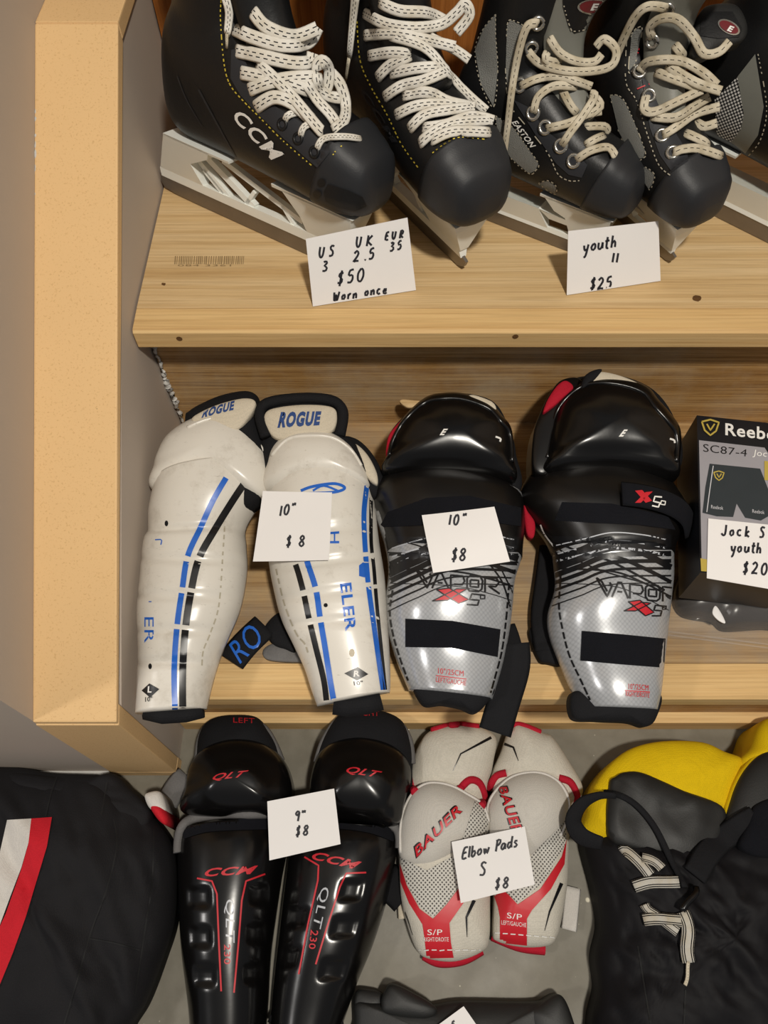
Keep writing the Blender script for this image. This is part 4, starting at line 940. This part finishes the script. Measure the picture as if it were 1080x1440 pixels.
p0, _ = hit(D.all, 962, 75)
PT = Plane(p0.z, p0.y, .62); PT.o = V((p0.x, p0.y, p0.z))
D.flap = pillow('tongue_flap', [(972, 76), (976, 38), (984, 18), (998, 8), (1034, 8), (1050, 36), (1044, 58), (1014, 68), (990, 80)], PT, M['bvinyl'], D.root, .006, .006, -.004, q=.4)
tb = bvh([D.flap])
D.dec('tongue_patch', poly2([(984, 50), (986, 24), (992, 16), (1030, 16), (1044, 40), (1040, 52), (1010, 54)]), 'boot', .001, 8, tb)
oval(D, 1025, 38, 17, 9, .5, 'chrome', .0018, tb); oval(D, 1025, 38, 14.5, 7, .5, 'maroon', .0022, tb); D.dec('logo_letter', text2('E', ((1022, 43), (1030, 46), (1033, 38), (1025, 35)), .04, .2), 'whitep', .0026, 6, tb)

E_ = Skate('skate with honeycomb mesh side at the right end of the upper tread', (.275, .735), -42, .25, 8, 'slot', None, TG)
E_.dec('mesh_panel', poly2([(1005, 140), (1037, 108), (1046, 160), (1042, 182), (1028, 200), (1008, 190)]), 'honey', .001, 8)
E_.dec('grey_band', poly2([(1037, 108), (1062, 76), (1074, 150), (1066, 190), (1048, 216), (1028, 200), (1042, 182), (1046, 160)]), 'greyvinyl', .0012, 8)
thread('pale_stitching', [(1066, 76), (1078, 150), (1070, 195), (1052, 220)], E_.bt, M['wstitch'], E_.root, 1.5, 4.5, 2.2, .0016)

for k in range(6):      # criss-cross laces over the tongue
    y, z = .66 - .055 * k + .012 * k * k * .3, .64 + .085 * k; pts, nr = [], []
    for j in range(9):
        u = j / 4 - 1; pts.append(E_.w(V((.13 * u, y + .03 - .05 * u * u + .02 * u * (-1) ** k, z + .035 - .05 * u * u + .02 * u * (-1) ** k)))); nr.append((E_.f * .7 + E_.up * .7).normalized())
    ribbon('lace', pts, nr, .008, .0016, M['lace_old'], E_.root)

# cards leaning on the skates
def lean(a, b, up_deg):
    """plane through the tread points under pixels a,b leaning back by up_deg from flat"""
    p, q = Plane(T1 + .001).at(*a), Plane(T1 + .001).at(*b); d = (q - p).normalized(); back = V((-d.y, d.x, 0)); k = math.radians(up_deg)
    return Plane3(p, q, p + back * math.cos(k) + V((0, 0, 1)) * math.sin(k))
card('white price card reading US 3 UK 2.5 $50 worn once', [(430, 336), (573, 306), (585, 408), (440, 431)], lean((440, 431), (585, 408), 66),
  [('US', 448, 362, 15, 14, -.1), ('3', 453, 381, 14, 12, 0), ('UK', 500, 348, 15, 15, -.1), ('2.5', 497, 368, 15, 14, -.15), ('EUR', 541, 338, 11, 10, -.15), ('35', 548, 353, 12, 10, -.15), ('$50', 474, 401, 18, 14, -.15), ('Worn once', 469, 424, 13, 8.6, -.16)], curl=.0)
card('white price card reading Youth 11 $25 against the small skates', [(799, 325), (926, 311), (929, 395), (797, 415)], lean((797, 415), (929, 395), 66),
  [('youth', 820, 355, 17, 10, -.18), ('11', 859, 369, 13, 8, 0), ('$25', 829, 408, 16, 11.5, -.12)], curl=.0)

# ---------------------------------------------------------------- boxed shorts on the lower tread
from mathutils import noise as mn
ZB = T2 + .092
PB = Plane(ZB, .3, .02)
c4 = [PB.at(980, 584), PB.at(1102, 597), PB.at(1108, 823), PB.at(985, 805)]
c4[2] = c4[1] + (c4[3] - c4[0])
r = thing('retail_box', 'black retail box with a picture of dark shorts at the right edge', 'box', (c4[3].x, c4[3].y, T2 + .03))
M['card_black'] = M_plain('black_printed_card', '#15171c', .35, .08)
M['card_grey'] = M_plain('grey_printed_card', '#9a979c', .4, .05)
M['slate'] = M_plain('slate_print', '#2b3236', .5, .15, 40)
M['gold'] = M_plain('gold_print', '#b8a24a', .4, .1)
M['pale'] = M_plain('pale_print', '#c9c8cc', .5, .05)
lo4 = [V((p.x, p.y, T2 + .034)) for p in c4]
bx = part('carton', c4 + lo4, [(0, 1, 2, 3), (7, 6, 5, 4), (0, 4, 5, 1), (1, 5, 6, 2), (2, 6, 7, 3), (3, 7, 4, 0)], M['card_black'], r, smooth=False)
bb = bvh([bx])
drape('front_panel', *poly2([(983, 619), (1106, 633), (1106, 820), (987, 803)]), bb, M['card_grey'], r, .0005, 40)
drape('brand_lettering', *text2('Reebok', ((1020, 612), (1108, 622), (1108, 604), (1020, 595)), .02), bb, M['whitep'], r, .0008)
drape('model_lettering', *text2('SC87-4', ((989, 635), (1050, 642), (1051, 632), (989, 624)), -.005), bb, M['black'], r, .001)
drape('model_lettering', *text2('Jock Short', ((1058, 643), (1125, 650), (1126, 639), (1060, 632)), .0), bb, M['whitep'], r, .001)
drape('shorts_picture', *poly2([(998, 652), (1069, 659), (1080, 687), (1091, 720), (1070, 732), (1048, 728), (1036, 708), (1031, 727), (1008, 726), (988, 721), (992, 685)]), bb, M['slate'], r, .001)
drape('shorts_trim', *merge2([strip2([(1003, 655), (998, 690), (994, 720)], 1.2), text2('Reebok', ((1000, 715), (1017, 717), (1017, 712), (1000, 710)), .0), text2('Reebok', ((1058, 721), (1075, 723), (1075, 718), (1058, 716)), .0)]), bb, M['pale'], r, .0014)
for x, y, k in ((999, 601, 1.), (1011, 669, .6)):
    drape('crest', *merge2([strip2([(x + a * k, y + b * k) for a, b in ((-12, -8), (0, -11), (12, -7), (8, 5), (0, 11), (-8, 4), (-12, -8))], 2.0 * k + .4, 3, False), strip2([(x + a * k, y + b * k) for a, b in ((-5, -5), (0, 4), (6, -5))], 1.8 * k + .4, 3, False)]), bb, M['gold'], r, .0014)
drape('gold_tab', *poly2([(1075, 648), (1100, 651), (1100, 678), (1075, 675)]), bb, M['gold'], r, .0012)
drape('gold_tab', *poly2([(985, 785), (996, 787), (997, 804), (986, 803)]), bb, M['gold'], r, .0012)
card('white price card reading Jock Youth $20 on the retail box', [(996, 729), (1112, 741), (1110, 833), (994, 813)], PB, [('Jock S', 1014, 752, 15, 11, .07), ('youth', 1027, 776, 15, 9.5, .05), ('$20', 1044, 806, 16, 13, .05)], objs=[bx], curl=.0, gap=.002)
# bag under the box
def folds(sc_, amp, seed=0):
    def f(x, y):
        v = V((x / sc_ + seed, y / sc_ * .7, seed)); return amp * (mn.noise(v) + .5 * mn.noise(v * 2.3))
    return f
def plastic():
    t = NT('clear_plastic_bag'); t.b.inputs['Alpha'].default_value = .06; t.bump(t.noise(t.co(scale=(.3, 3, 1)), 60, 3), .5, .003); return t.out((.9, .9, .9), .12, .8)
M['bag'] = plastic(); M['film'] = M_plain('dark_brown_film', '#2b2420', .3, .15, 30, .3, 60)
rb = thing('plastic_bag', 'clear zip bag holding a black garment under the retail box', 'bag', (.36, .3, T2))
pg_ = pillow('folded_garment', [(946, 835), (960, 800), (1000, 760), (1160, 760), (1160, 892), (1080, 884), (1020, 886), (1000, 874), (958, 864)], Plane(T2 + .001), M['film'], rb, .026, .005, q=.4, bump=folds(40, .003))
pillow('bag_sheet', [(940, 850), (950, 838), (1000, 800), (1160, 800), (1160, 915), (1080, 906), (1000, 900), (936, 893)], Plane(T2 + .0015), M['bag'], rb, .031, .002, q=.45, bump=folds(30, .002, 3))
for y0 in (0, 5): rope('zip_ridge', [Plane(T2 + .006).at(x, 888 + y0 + (x - 940) * .13) for x in range(938, 1150, 12)], .0009, M['bag'], rb, 6)
solo(pillow('paper_scrap', [(1002, 862), (1006, 852), (1014, 862), (1020, 876), (1010, 872)], Plane(T2 + .031), M['paper'], None, .001, .001), 'torn white scrap on the plastic bag under the retail box', 'paper scrap')

# ---------------------------------------------------------------- black shin pads on the floor
g = 'black and red shin pads on the floor'
PQ = Plane(.008, .0, .04)
def sbox(x, y, cx, cy, a, b, tilt=0.):
    dx, dy = x - cx - tilt * (y - cy), y - cy
    f = lambda d, w_: 1 / (1 + math.exp(-(w_ - abs(d)) / 1.6))
    return f(dx, a) * f(dy, b)
def qlt(label, loc, liner, knee, kc, shin, rects, tilt, trim, prints):
    r = thing('shin_pad', label, 'shin pad', loc, g)
    pillow('liner', liner, PQ, M['bfab'], r, .030, .020, .0, q=.35)
    sh = loft_pad('shin_shell', shin, PQ, M['bplastic'], r, ns=56, nt=110, e=.004, p=2.5, q=.55, bump=lambda x, y: -.0042 * sum(sbox(x, y, *q, tilt) for q in rects))
    kn = pillow('knee_cup', knee, PQ, M['bplastic'], r, .040, .030, .004, q=.42, n=90, rings=18, c=kc,
       bump=lambda x, y: .006 / (1 + math.exp((math.hypot((x - kc[0]) * .95, (y - kc[1] - 12) * 1.15) - 42) / 3.)))
    b = bvh([sh, kn])
    for nm, gg, mt, lf in prints: drape(nm, *gg, b, M[mt], r, lf, 6)
    return r, sh, kn
def along(path, plane, e): return [plane.at(x, y, e) for x, y in cr(path, 40)]
QL, shl, knl = qlt('black shin pad with red line print beside the folded black garment', (-.15, .1, 0),
  [(277, 1072), (280, 1042), (288, 1022), (304, 1011), (330, 1007), (362, 1010), (380, 1030), (394, 1058), (398, 1100), (335, 1130), (268, 1110)],
  [(259, 1144), (262, 1110), (267, 1085), (278, 1064), (298, 1048), (327, 1039), (357, 1041), (382, 1052), (401, 1072), (411, 1106), (408, 1136), (400, 1150), (330, 1150)], (332, 1098),
  [(253, 1168, 400, 1150, .046), (251, 1192, 404, 1188, .054), (252, 1240, 396, 1236, .056), (254, 1290, 388, 1290, .055), (258, 1345, 381, 1345, .052), (266, 1410, 377, 1410, .047), (271, 1470, 372, 1470, .043), (278, 1530, 366, 1530, .040)],
  [(279, 1262, 15, 13), (281, 1318, 14, 13), (287, 1372, 14, 13), (364, 1258, 13, 13), (360, 1313, 13, 13), (356, 1369, 13, 13)], .03, None,
  [('brand_lettering', text2('CCM', ((287, 1233), (357, 1229), (363, 1217), (290, 1221)), .03, .25), 'red', .0008), ('knee_lettering', text2('QLT', ((297, 1099), (343, 1094), (350, 1083), (302, 1088)), .02, .3), 'red', .0008),
   ('red_line', strip2([(277, 1235), (298, 1239), (305, 1257), (308, 1330), (311, 1394)], 2.4, 4, False), 'red', .0008), ('red_line', strip2([(373, 1229), (346, 1239), (340, 1266), (335, 1330), (329, 1396)], 2.4, 4, False), 'red', .0008),
   ('model_lettering', text2('QLT', ((315, 1265), (315, 1326), (330, 1326), (330, 1265)), .03, .1), 'silverp', .0008), ('model_number', text2('230', ((315, 1328), (315, 1356), (324, 1356), (324, 1328)), .01), 'red', .0008)])
QR, shr, knr = qlt('black shin pad with red line print touching the white elbow pads', (-.05, .1, 0),
  [(443, 1085), (450, 1052), (466, 1020), (482, 1004), (510, 1000), (540, 1002), (566, 1016), (578, 1045), (580, 1080), (566, 1120), (450, 1110)],
  [(436, 1120), (438, 1092), (448, 1062), (470, 1044), (507, 1036), (546, 1045), (572, 1067), (578, 1095), (569, 1132), (556, 1162), (500, 1156), (440, 1150)], (508, 1098),
  [(412, 1160, 558, 1166, .046), (407, 1196, 559, 1188, .054), (402, 1236, 553, 1226, .056), (397, 1275, 542, 1274, .055), (391, 1325, 524, 1330, .052), (385, 1380, 503, 1381, .047), (381, 1430, 485, 1432, .043), (378, 1500, 462, 1500, .040)],
  [(417, 1290, 12, 13), (405, 1346, 12, 13), (494, 1252, 14, 13), (484, 1304, 16, 13), (468, 1364, 16, 13)], -.22, None,
  [('brand_lettering', text2('CCM', ((437, 1208), (500, 1223), (509, 1212), (443, 1197)), .03, .25), 'red', .0008), ('knee_lettering', text2('QLT', ((485, 1088), (530, 1095), (538, 1085), (490, 1077)), .02, .3), 'red', .0008),
   ('red_line', strip2([(428, 1205), (448, 1217), (447, 1238), (433, 1300), (420, 1370)], 2.4, 4, False), 'red', .0008), ('red_line', strip2([(515, 1227), (487, 1228), (478, 1247), (457, 1313), (444, 1356)], 2.4, 4, False), 'red', .0008),
   ('model_lettering', text2('QLT', ((449, 1249), (437, 1303), (451, 1307), (464, 1247)), .03, .1), 'silverp', .0008), ('model_number', text2('230', ((437, 1307), (434, 1334), (443, 1335), (448, 1309)), .01), 'red', .0008)])
for R_, trims, tape, word, wq in ((QL, [(251, 1200), (252, 1174), (262, 1154), (297, 1146), (340, 1143), (395, 1142)], [(256, 1172), (290, 1162), (340, 1159), (398, 1158)], 'LEFT', ((328, 1016), (358, 1017), (358, 1010), (328, 1009))), (QR, [(410, 1148), (440, 1142), (477, 1141), (530, 1149), (560, 1166), (562, 1196)], [(414, 1160), (470, 1157), (520, 1163), (556, 1176)], 'RIGHT', ((500, 1006), (533, 1007), (533, 1000), (500, 999)))):
    shx = shl if R_ is QL else shr; knx = knl if R_ is QL else knr
    pts = []; bq = bvh([shx])
    for x, y in cr(trims, 44):
        p, n = hit(bq, x, y + 8); pts.append(p + V((0, .004, .004)) if p is not None else PQ.at(x, y, .03))
    for _ in range(6): pts = [(pts[max(0, i - 1)] + pts[i] + pts[min(43, i + 1)]) / 3 for i in range(44)]
    rope('edge_trim', pts, .0052, M['gtrim'], R_, 8, label='grey edge tape')
    drape('hook_tape', *strip2(tape, 16), bvh([shx]), M['velcro'], R_, .0012, 8)
    ln = [c for c in R_.children if c.name.startswith('liner')][0]
    drape('size_word', *text2(word, wq, .0), bvh([ln]), M['red'], R_, .0008)
    lx = [c for c in R_.children if c.name.startswith('liner')][0]
rope('edge_trim', along([(277, 1068), (281, 1040), (292, 1020), (312, 1014)], PQ, .028), .0038, M['gtrim'], QL); rope('edge_trim', along([(352, 1014), (372, 1024), (386, 1046), (396, 1070)], PQ, .028), .0038, M['gtrim'], QL)
rope('edge_trim', along([(445, 1072), (454, 1044), (470, 1018), (486, 1008)], PQ, .028), .0038, M['gtrim'], QR); rope('edge_trim', along([(536, 1006), (562, 1018), (576, 1042), (580, 1074)], PQ, .028), .0038, M['gtrim'], QR)
band('strap', [(262, 1090), (246, 1108), (234, 1130)], 34, Plane(.006), M['gtrim'], QL, .012, .003)
band('strap', [(545, 1240), (560, 1248), (572, 1262)], 50, Plane(.004), M['bfab'], QR, .008, .004)
rope('foot_roll', [PQ.at(x, y, .012) for x, y in ((381, 1428), (400, 1442), (440, 1446), (482, 1434))], .006, M['bfab'], QR)
card('white price card reading 9 inch $8 on the black shin pads', [(376, 1127), (470, 1109), (479, 1187), (379, 1210)], Plane(0, 0, .06), [('9"', 414, 1155, 14, 9, -.1), ('$8', 415, 1176, 14, 11, -.12)], objs=[shl, knl, shr, knr], curl=.0005)

# ---------------------------------------------------------------- elbow pads
g = 'white and red elbow pads'
PE = Plane(.006, 0, .03)
def dart(pts, w0): 
    return strip2(pts, (w0, .6), 3, False)
def elbow(label, loc, upper, body, dome_, dc, perf, ywhy, trims, prints, foot):
    r = thing('elbow_pad', label, 'elbow pad', loc, g)
    up = pillow('upper_cuff', upper, PE, M['suede'], r, .030, .012, .0, q=.45, bump=folds(30, .0015, 2))
    bd = pillow('forearm_guard', body, PE, M['suede'], r, .034, .012, .0, q=.45, n=80, rings=14)
    cap = pillow('elbow_cap', dome_, PE, M['capfab'], r, .034, .028, .004, q=.5, n=80, rings=14, c=dc)
    ft = rope('foot_trim', along([(x, y - 5) for x, y in foot], PE, .006), .0056, M['redfab'], r)
    b = bvh([bd, cap]); b0 = bvh([bd, cap, up])
    drape('perforated_panel', *poly2(perf), b, M['perf'], r, .0008, 8)
    drape('red_panel', *poly2(ywhy), b, M['red'], r, .0012, 7)
    for nm, gg, mt, lf in prints: drape(nm, *gg, b0, M[mt], r, lf, 6)
    for p, rr in trims: rope('red_binding', [ (lambda h: h[0] if h[0] is not None else PE.at(x, y, .03))(hit(b0, x, y)) for x, y in cr(p, 24)], rr, M['redfab'], r)
    rope('cap_piping', [(lambda h: h[0] if h[0] is not None else PE.at(x, y, .03))(hit(bvh([cap]), dc[0] + (x - dc[0]) * .96, dc[1] + (y - dc[1]) * .96)) for x, y in cr(dome_[:9], 40)], .0018, M['wfab'], r)
    return r, up, bd, cap
EL, *el = elbow('white elbow pad with red Y panel lying nearer the black shin pads', (.06, .05, 0),
  [(576, 1110), (577, 1082), (590, 1045), (610, 1026), (650, 1019), (672, 1022), (697, 1038), (694, 1070), (686, 1105), (670, 1140), (600, 1140)],
  [(561, 1165), (570, 1130), (600, 1110), (650, 1115), (686, 1145), (691, 1180), (689, 1260), (688, 1318), (678, 1338), (640, 1352), (602, 1348), (586, 1336), (574, 1305), (564, 1262), (561, 1210)],
  [(561, 1200), (561, 1166), (566, 1138), (580, 1112), (602, 1099), (632, 1102), (660, 1116), (681, 1131), (690, 1155), (680, 1180), (655, 1195), (640, 1205), (605, 1222), (575, 1216)], (622, 1158),
  [(562, 1205), (600, 1224), (640, 1202), (656, 1165), (668, 1125), (680, 1130), (689, 1160), (688, 1205), (650, 1240), (628, 1270), (609, 1290), (590, 1275), (572, 1243)],
  [(562, 1214), (572, 1245), (590, 1278), (609, 1292), (628, 1272), (652, 1240), (688, 1198), (688, 1215), (660, 1258), (632, 1298), (634, 1325), (638, 1347), (600, 1348), (597, 1320), (594, 1300), (575, 1270), (563, 1240)],
  [([(608, 1027), (640, 1019), (672, 1022)], .0038), ([(577, 1096), (579, 1106), (584, 1114)], .005), ([(646, 1110), (660, 1097), (674, 1101), (681, 1120), (677, 1134)], .0042)],
  [('cap_lettering', text2('BAUER', ((585, 1208), (651, 1141), (643, 1128), (580, 1192)), .035, .1), 'black', .0016), ('cap_lettering', text2('BAUER', ((586, 1206), (650, 1141), (644, 1130), (582, 1193)), .015, .1), 'red', .0021), ('black_dart', dart([(691, 1037), (648, 1060), (637, 1084)], 4), 'black', .0012), ('black_dart', dart([(667, 1266), (656, 1290), (657, 1318)], 5), 'black', .0012), ('black_dart', dart([(566, 1275), (574, 1295), (580, 1315)], 2.5), 'black', .0012),
   ('size_lettering', text2('S/P', ((601, 1315), (622, 1315), (622, 1307), (601, 1307)), .0), 'whitep', .0018), ('size_lettering', text2('RIGHT/DROITE', ((596, 1324), (631, 1324), (631, 1318), (596, 1318)), .0), 'whitep', .0018), ('stitching', merge2([strip2([(585 + i * 11, 1336 + (i % 2)), (592 + i * 11, 1336)], 1.5) for i in range(9)]), 'whitep', .0018)],
  [(596, 1347), (618, 1357), (650, 1354), (677, 1340)])
ER, *er = elbow('white elbow pad with red Y panel lying nearer the black and yellow trousers', (.17, .05, 0),
  [(688, 1110), (692, 1085), (704, 1058), (716, 1026), (730, 1019), (762, 1031), (777, 1039), (804, 1080), (818, 1106), (816, 1122), (800, 1136), (740, 1140)],
  [(684, 1140), (700, 1110), (740, 1095), (785, 1105), (801, 1140), (799, 1184), (797, 1240), (789, 1292), (782, 1318), (770, 1330), (735, 1332), (700, 1324), (692, 1310), (694, 1250), (690, 1190)],
  [(684, 1160), (684, 1132), (698, 1108), (722, 1089), (757, 1084), (785, 1096), (801, 1121), (801, 1146), (790, 1176), (765, 1202), (735, 1215), (700, 1205)], (745, 1145),
  [(798, 1150), (796, 1185), (765, 1240), (728, 1270), (712, 1255), (745, 1205), (775, 1175)],
  [(797, 1180), (790, 1205), (760, 1250), (728, 1272), (715, 1258), (700, 1245), (694, 1258), (700, 1275), (703, 1290), (703, 1326), (741, 1330), (741, 1292), (748, 1280), (775, 1250), (794, 1215)],
  [([(716, 1026), (730, 1019), (760, 1030)], .0036), ([(688, 1108), (698, 1092), (712, 1087)], .0042), ([(786, 1094), (802, 1100), (811, 1118), (809, 1132)], .0042)],
  [('cap_lettering', text2('BAUER', ((699, 1106), (720, 1176), (738, 1170), (713, 1103)), .035, .1), 'black', .0016), ('cap_lettering', text2('BAUER', ((701, 1107), (721, 1174), (736, 1169), (712, 1105)), .015, .1), 'red', .0021), ('black_dart', dart([(709, 1046), (722, 1051), (729, 1070)], 4), 'black', .0012), ('black_dart', dart([(790, 1242), (773, 1282), (766, 1309)], 5), 'black', .0012),
   ('size_lettering', text2('S/P', ((713, 1291), (734, 1294), (734, 1286), (713, 1283)), .0), 'whitep', .0018), ('size_lettering', text2('LEFT/GAUCHE', ((705, 1300), (740, 1304), (740, 1298), (705, 1294)), .0), 'whitep', .0018), ('stitching', merge2([strip2([(696 + i * 11, 1312 + i * .8), (703 + i * 11, 1312 + i)], 1.5) for i in range(8)]), 'whitep', .0018)],
  [(692, 1320), (730, 1335), (766, 1340)])
band('elastic_strap', [(806, 1248), (803, 1278), (800, 1308)], 22, Plane(.004), M['wfab'], ER, .006, .003)
band('elastic_strap', [(566, 1270), (566, 1282), (567, 1292)], 14, Plane(.003), M['cream'], EL, .004, .003)
card('white price card reading Elbow Pads S $8', [(635, 1184), (738, 1162), (752, 1244), (648, 1270)], Plane(0, 0, .03), [('Elbow Pads', 649, 1209, 16, 8.6, -.24), ('S', 674, 1231, 19, 12, 0), ('$8', 695, 1250, 15, 11.5, -.1)], objs=el + er, curl=.0)

# ---------------------------------------------------------------- folded garments on the floor
PJ = Plane(.002)
def big_folds(sc_, amp, seed, ang=.6):
    ca, sa = math.cos(ang), math.sin(ang)
    def f(x, y):
        u, v = (x * ca + y * sa) / sc_, (-x * sa + y * ca) / sc_
        w1 = mn.noise(V((u * .5 + seed, v * 1.6, seed))); w2 = mn.noise(V((u * 1.3 + seed, v * 3.2, seed + 4)))
        return amp * (w1 + .45 * w2 - .25 * abs(w2))
    return f
r = thing('folded_garment', 'folded black hockey garment with a white and red stripe in the floor corner', 'garment', (-.3, .05, 0))
bd = pillow('body', [(-60, 1090), (20, 1080), (76, 1088), (122, 1090), (150, 1092), (178, 1104), (200, 1122), (216, 1148), (236, 1178), (245, 1214), (243, 1290), (225, 1350), (202, 1410), (180, 1446), (150, 1500), (-40, 1520), (-120, 1400), (-120, 1180)], PJ, M['jersey'], r, .062, .03, q=.45, n=110, rings=34, c=(70, 1270), bump=big_folds(60, .010, 1, 1.2))
fl = pillow('top_flap', [(-60, 1130), (-40, 1095), (20, 1088), (80, 1094), (130, 1094), (160, 1088), (180, 1106), (200, 1126), (212, 1146), (202, 1168), (170, 1164), (120, 1146), (40, 1150)], PJ, M['jersey'], r, .016, .048, .02, q=.4, n=90, rings=16, bump=big_folds(40, .003, 5, .2))
bj = bvh([bd, fl])
drape('white_stripe', *poly2([(10, 1153), (44, 1151), (40, 1185), (30, 1220), (14, 1262), (0, 1300), (-30, 1360), (-60, 1360), (-30, 1290), (-5, 1220)]), bj, M['wfab'], r, .0014, 9)
drape('red_stripe', *poly2([(44, 1151), (73, 1149), (66, 1190), (54, 1230), (36, 1290), (18, 1340), (0, 1384), (-30, 1440), (-50, 1430), (-20, 1345), (8, 1285), (30, 1222), (40, 1186)]), bj, M['rfab'], r, .0016, 9)
M['seam'] = M_plain('black_seam', '#0a0a0b', .8, 0)
for s_ in ([(160, 1152), (164, 1190), (150, 1250), (128, 1310), (108, 1380), (90, 1440)], [(216, 1165), (214, 1240), (205, 1300), (190, 1400)], [(126, 1320), (160, 1326), (196, 1336)], [(80, 1092), (72, 1115), (64, 1148)], [(150, 1100), (146, 1125), (142, 1146)]): drape('seam', *strip2(s_, 1.8), bj, M['seam'], r, .0012, 9)
r = thing('glove_cuff', 'small white and red cuff poking out beside the folded black garment', 'cuff', (-.24, .13, 0))
pillow('white_tab', [(204, 1122), (208, 1115), (226, 1114), (234, 1136), (228, 1142), (212, 1138)], PJ, M['wfab'], r, .008, .060, .0)
pillow('red_lobe', [(210, 1132), (218, 1127), (230, 1134), (237, 1150), (233, 1160), (222, 1152)], PJ, M['rfab'], r, .010, .058, .0)

r = thing('hockey_pants', 'black nylon hockey trousers with yellow padded waist in the lower right corner', 'trousers', (.35, .05, 0))
body = pillow('shell', [(822, 1182), (840, 1166), (880, 1160), (940, 1165), (1010, 1165), (1080, 1145), (1180, 1130), (1240, 1300), (1200, 1520), (1000, 1540), (842, 1520), (833, 1440), (842, 1390), (838, 1345), (846, 1300), (838, 1250)], PJ, M['nylon'], r, .062, .03, q=.42, n=120, rings=44, c=(1000, 1320), bump=big_folds(34, .008, 9, .9))
yl = pillow('yellow_waist_pad', [(829, 1178), (826, 1140), (838, 1100), (874, 1060), (921, 1044), (983, 1044), (1018, 1058), (1044, 1070), (1040, 1100), (1030, 1140), (1010, 1180), (930, 1190)], PJ, M['yellow'], r, .022, .05, .0, q=.4, bump=folds(26, .002, 4))
ys = pillow('yellow_hip_pad', [(1036, 1075), (1054, 1050), (1066, 1020), (1085, 1010), (1140, 1012), (1160, 1060), (1120, 1110), (1050, 1110)], PJ, M['yellow'], r, .022, .052, .0, q=.4)
il = pillow('inner_panel', [(858, 1180), (857, 1106), (866, 1092), (880, 1086), (905, 1088), (960, 1112), (1016, 1136), (1014, 1175), (980, 1215), (920, 1200)], PJ, M['bvinyl'], r, .010, .068, .0, q=.3, bump=folds(40, .003, 8))
yr = pillow('hip_edge', [(1015, 1170), (1022, 1122), (1044, 1078), (1078, 1052), (1140, 1046), (1160, 1160), (1080, 1180)], PJ, M['yellow'], r, .012, .064, .0, q=.35)
hp = pillow('hip_panel', [(1020, 1174), (1027, 1122), (1048, 1080), (1080, 1056), (1140, 1050), (1160, 1160), (1080, 1184)], PJ, M['bvinyl'], r, .014, .068, .0, q=.35)
md = pillow('mesh_patch', [(1040, 1190), (1050, 1160), (1062, 1132), (1100, 1128), (1120, 1200), (1070, 1206)], PJ, M['velcro'], r, .01, .082, .06, q=.35)
al = [body, yl, il, yr, hp]; SM = 8
bw = cr([(846, 1186, 18), (818, 1176, 24), (806, 1154, 21), (818, 1131, 17), (842, 1119, 11), (866, 1119, 9)], 30)
ribbon('waist_belt', [Plane(.088).at(q[0], q[1]) for q in bw], [V((-.3, -.6, 1))] * 30, [q[2] * .82 / FPX for q in bw], .003, M['bfab'], r)
band('belt_end', [(850, 1116), (870, 1119), (896, 1134), (921, 1165), (939, 1202), (961, 1250)], 9, PJ, M['bfab'], r, .004, .003, objs=al)
band('belt', [(977, 1230), (999, 1194), (1039, 1162), (1060, 1150)], 32, PJ, M['bfab'], r, .005, .003, objs=al)
band('buckle', [(957, 1284), (978, 1250)], 9, PJ, M['bplastic'], r, .012, .004, objs=al)
for pth, wd in (([(905, 1208), (920, 1212), (933, 1226)], 14), ([(874, 1190), (889, 1208), (917, 1230)], 16), ([(893, 1246), (917, 1239), (950, 1243)], 16), ([(905, 1268), (921, 1284), (954, 1310)], 14), ([(908, 1293), (930, 1291), (957, 1293)], 16), ([(962, 1282), (967, 1318), (964, 1350)], 18)): band('fly_lace', pth, wd, PJ, M['lace_grey'], r, .006, .002, objs=al)
band('lace_tip', [(964, 1348), (962, 1388)], 5, PJ, M['lace_old'], r, .006, .002, objs=al)
bp = bvh(al)
for s_ in ([(897, 1330), (905, 1380), (915, 1440)], [(964, 1392), (962, 1440)]): drape('seam', *strip2(s_, 2.4), bp, M['seam'], r, .001, 9)

r = thing('padded_strap', 'black padded piece at the bottom edge between shin pads and trousers', 'padding', (.05, -.08, 0))
b1 = pillow('pad', [(498, 1440), (499, 1410), (520, 1408), (600, 1414), (650, 1408), (748, 1409), (786, 1402), (800, 1420), (812, 1470), (800, 1540), (500, 1540)], PJ, M['bvinyl'], r, .020, .016, q=.35, c=(650, 1470), bump=folds(40, .002, 6))
b2 = pillow('flap', [(536, 1410), (542, 1392), (552, 1384), (580, 1396), (614, 1418), (600, 1432), (545, 1426)], PJ, M['bvinyl'], r, .010, .030, .0, q=.35)
b3 = pillow('flap', [(745, 1425), (760, 1412), (788, 1399), (806, 1436), (815, 1480), (760, 1460)], PJ, M['bvinyl'], r, .010, .026, .0, q=.35)
b4 = pillow('flap', [(499, 1420), (501, 1394), (520, 1392), (540, 1400), (538, 1430), (520, 1440)], PJ, M['bvinyl'], r, .008, .016, .0, q=.35)
card('white card corner on the black padding at the bottom edge', [(652, 1415), (735, 1535), (660, 1590), (577, 1470)], Plane(0), [('5', 634, 1446, 9, 8, -.4)], objs=[b1], curl=.0)
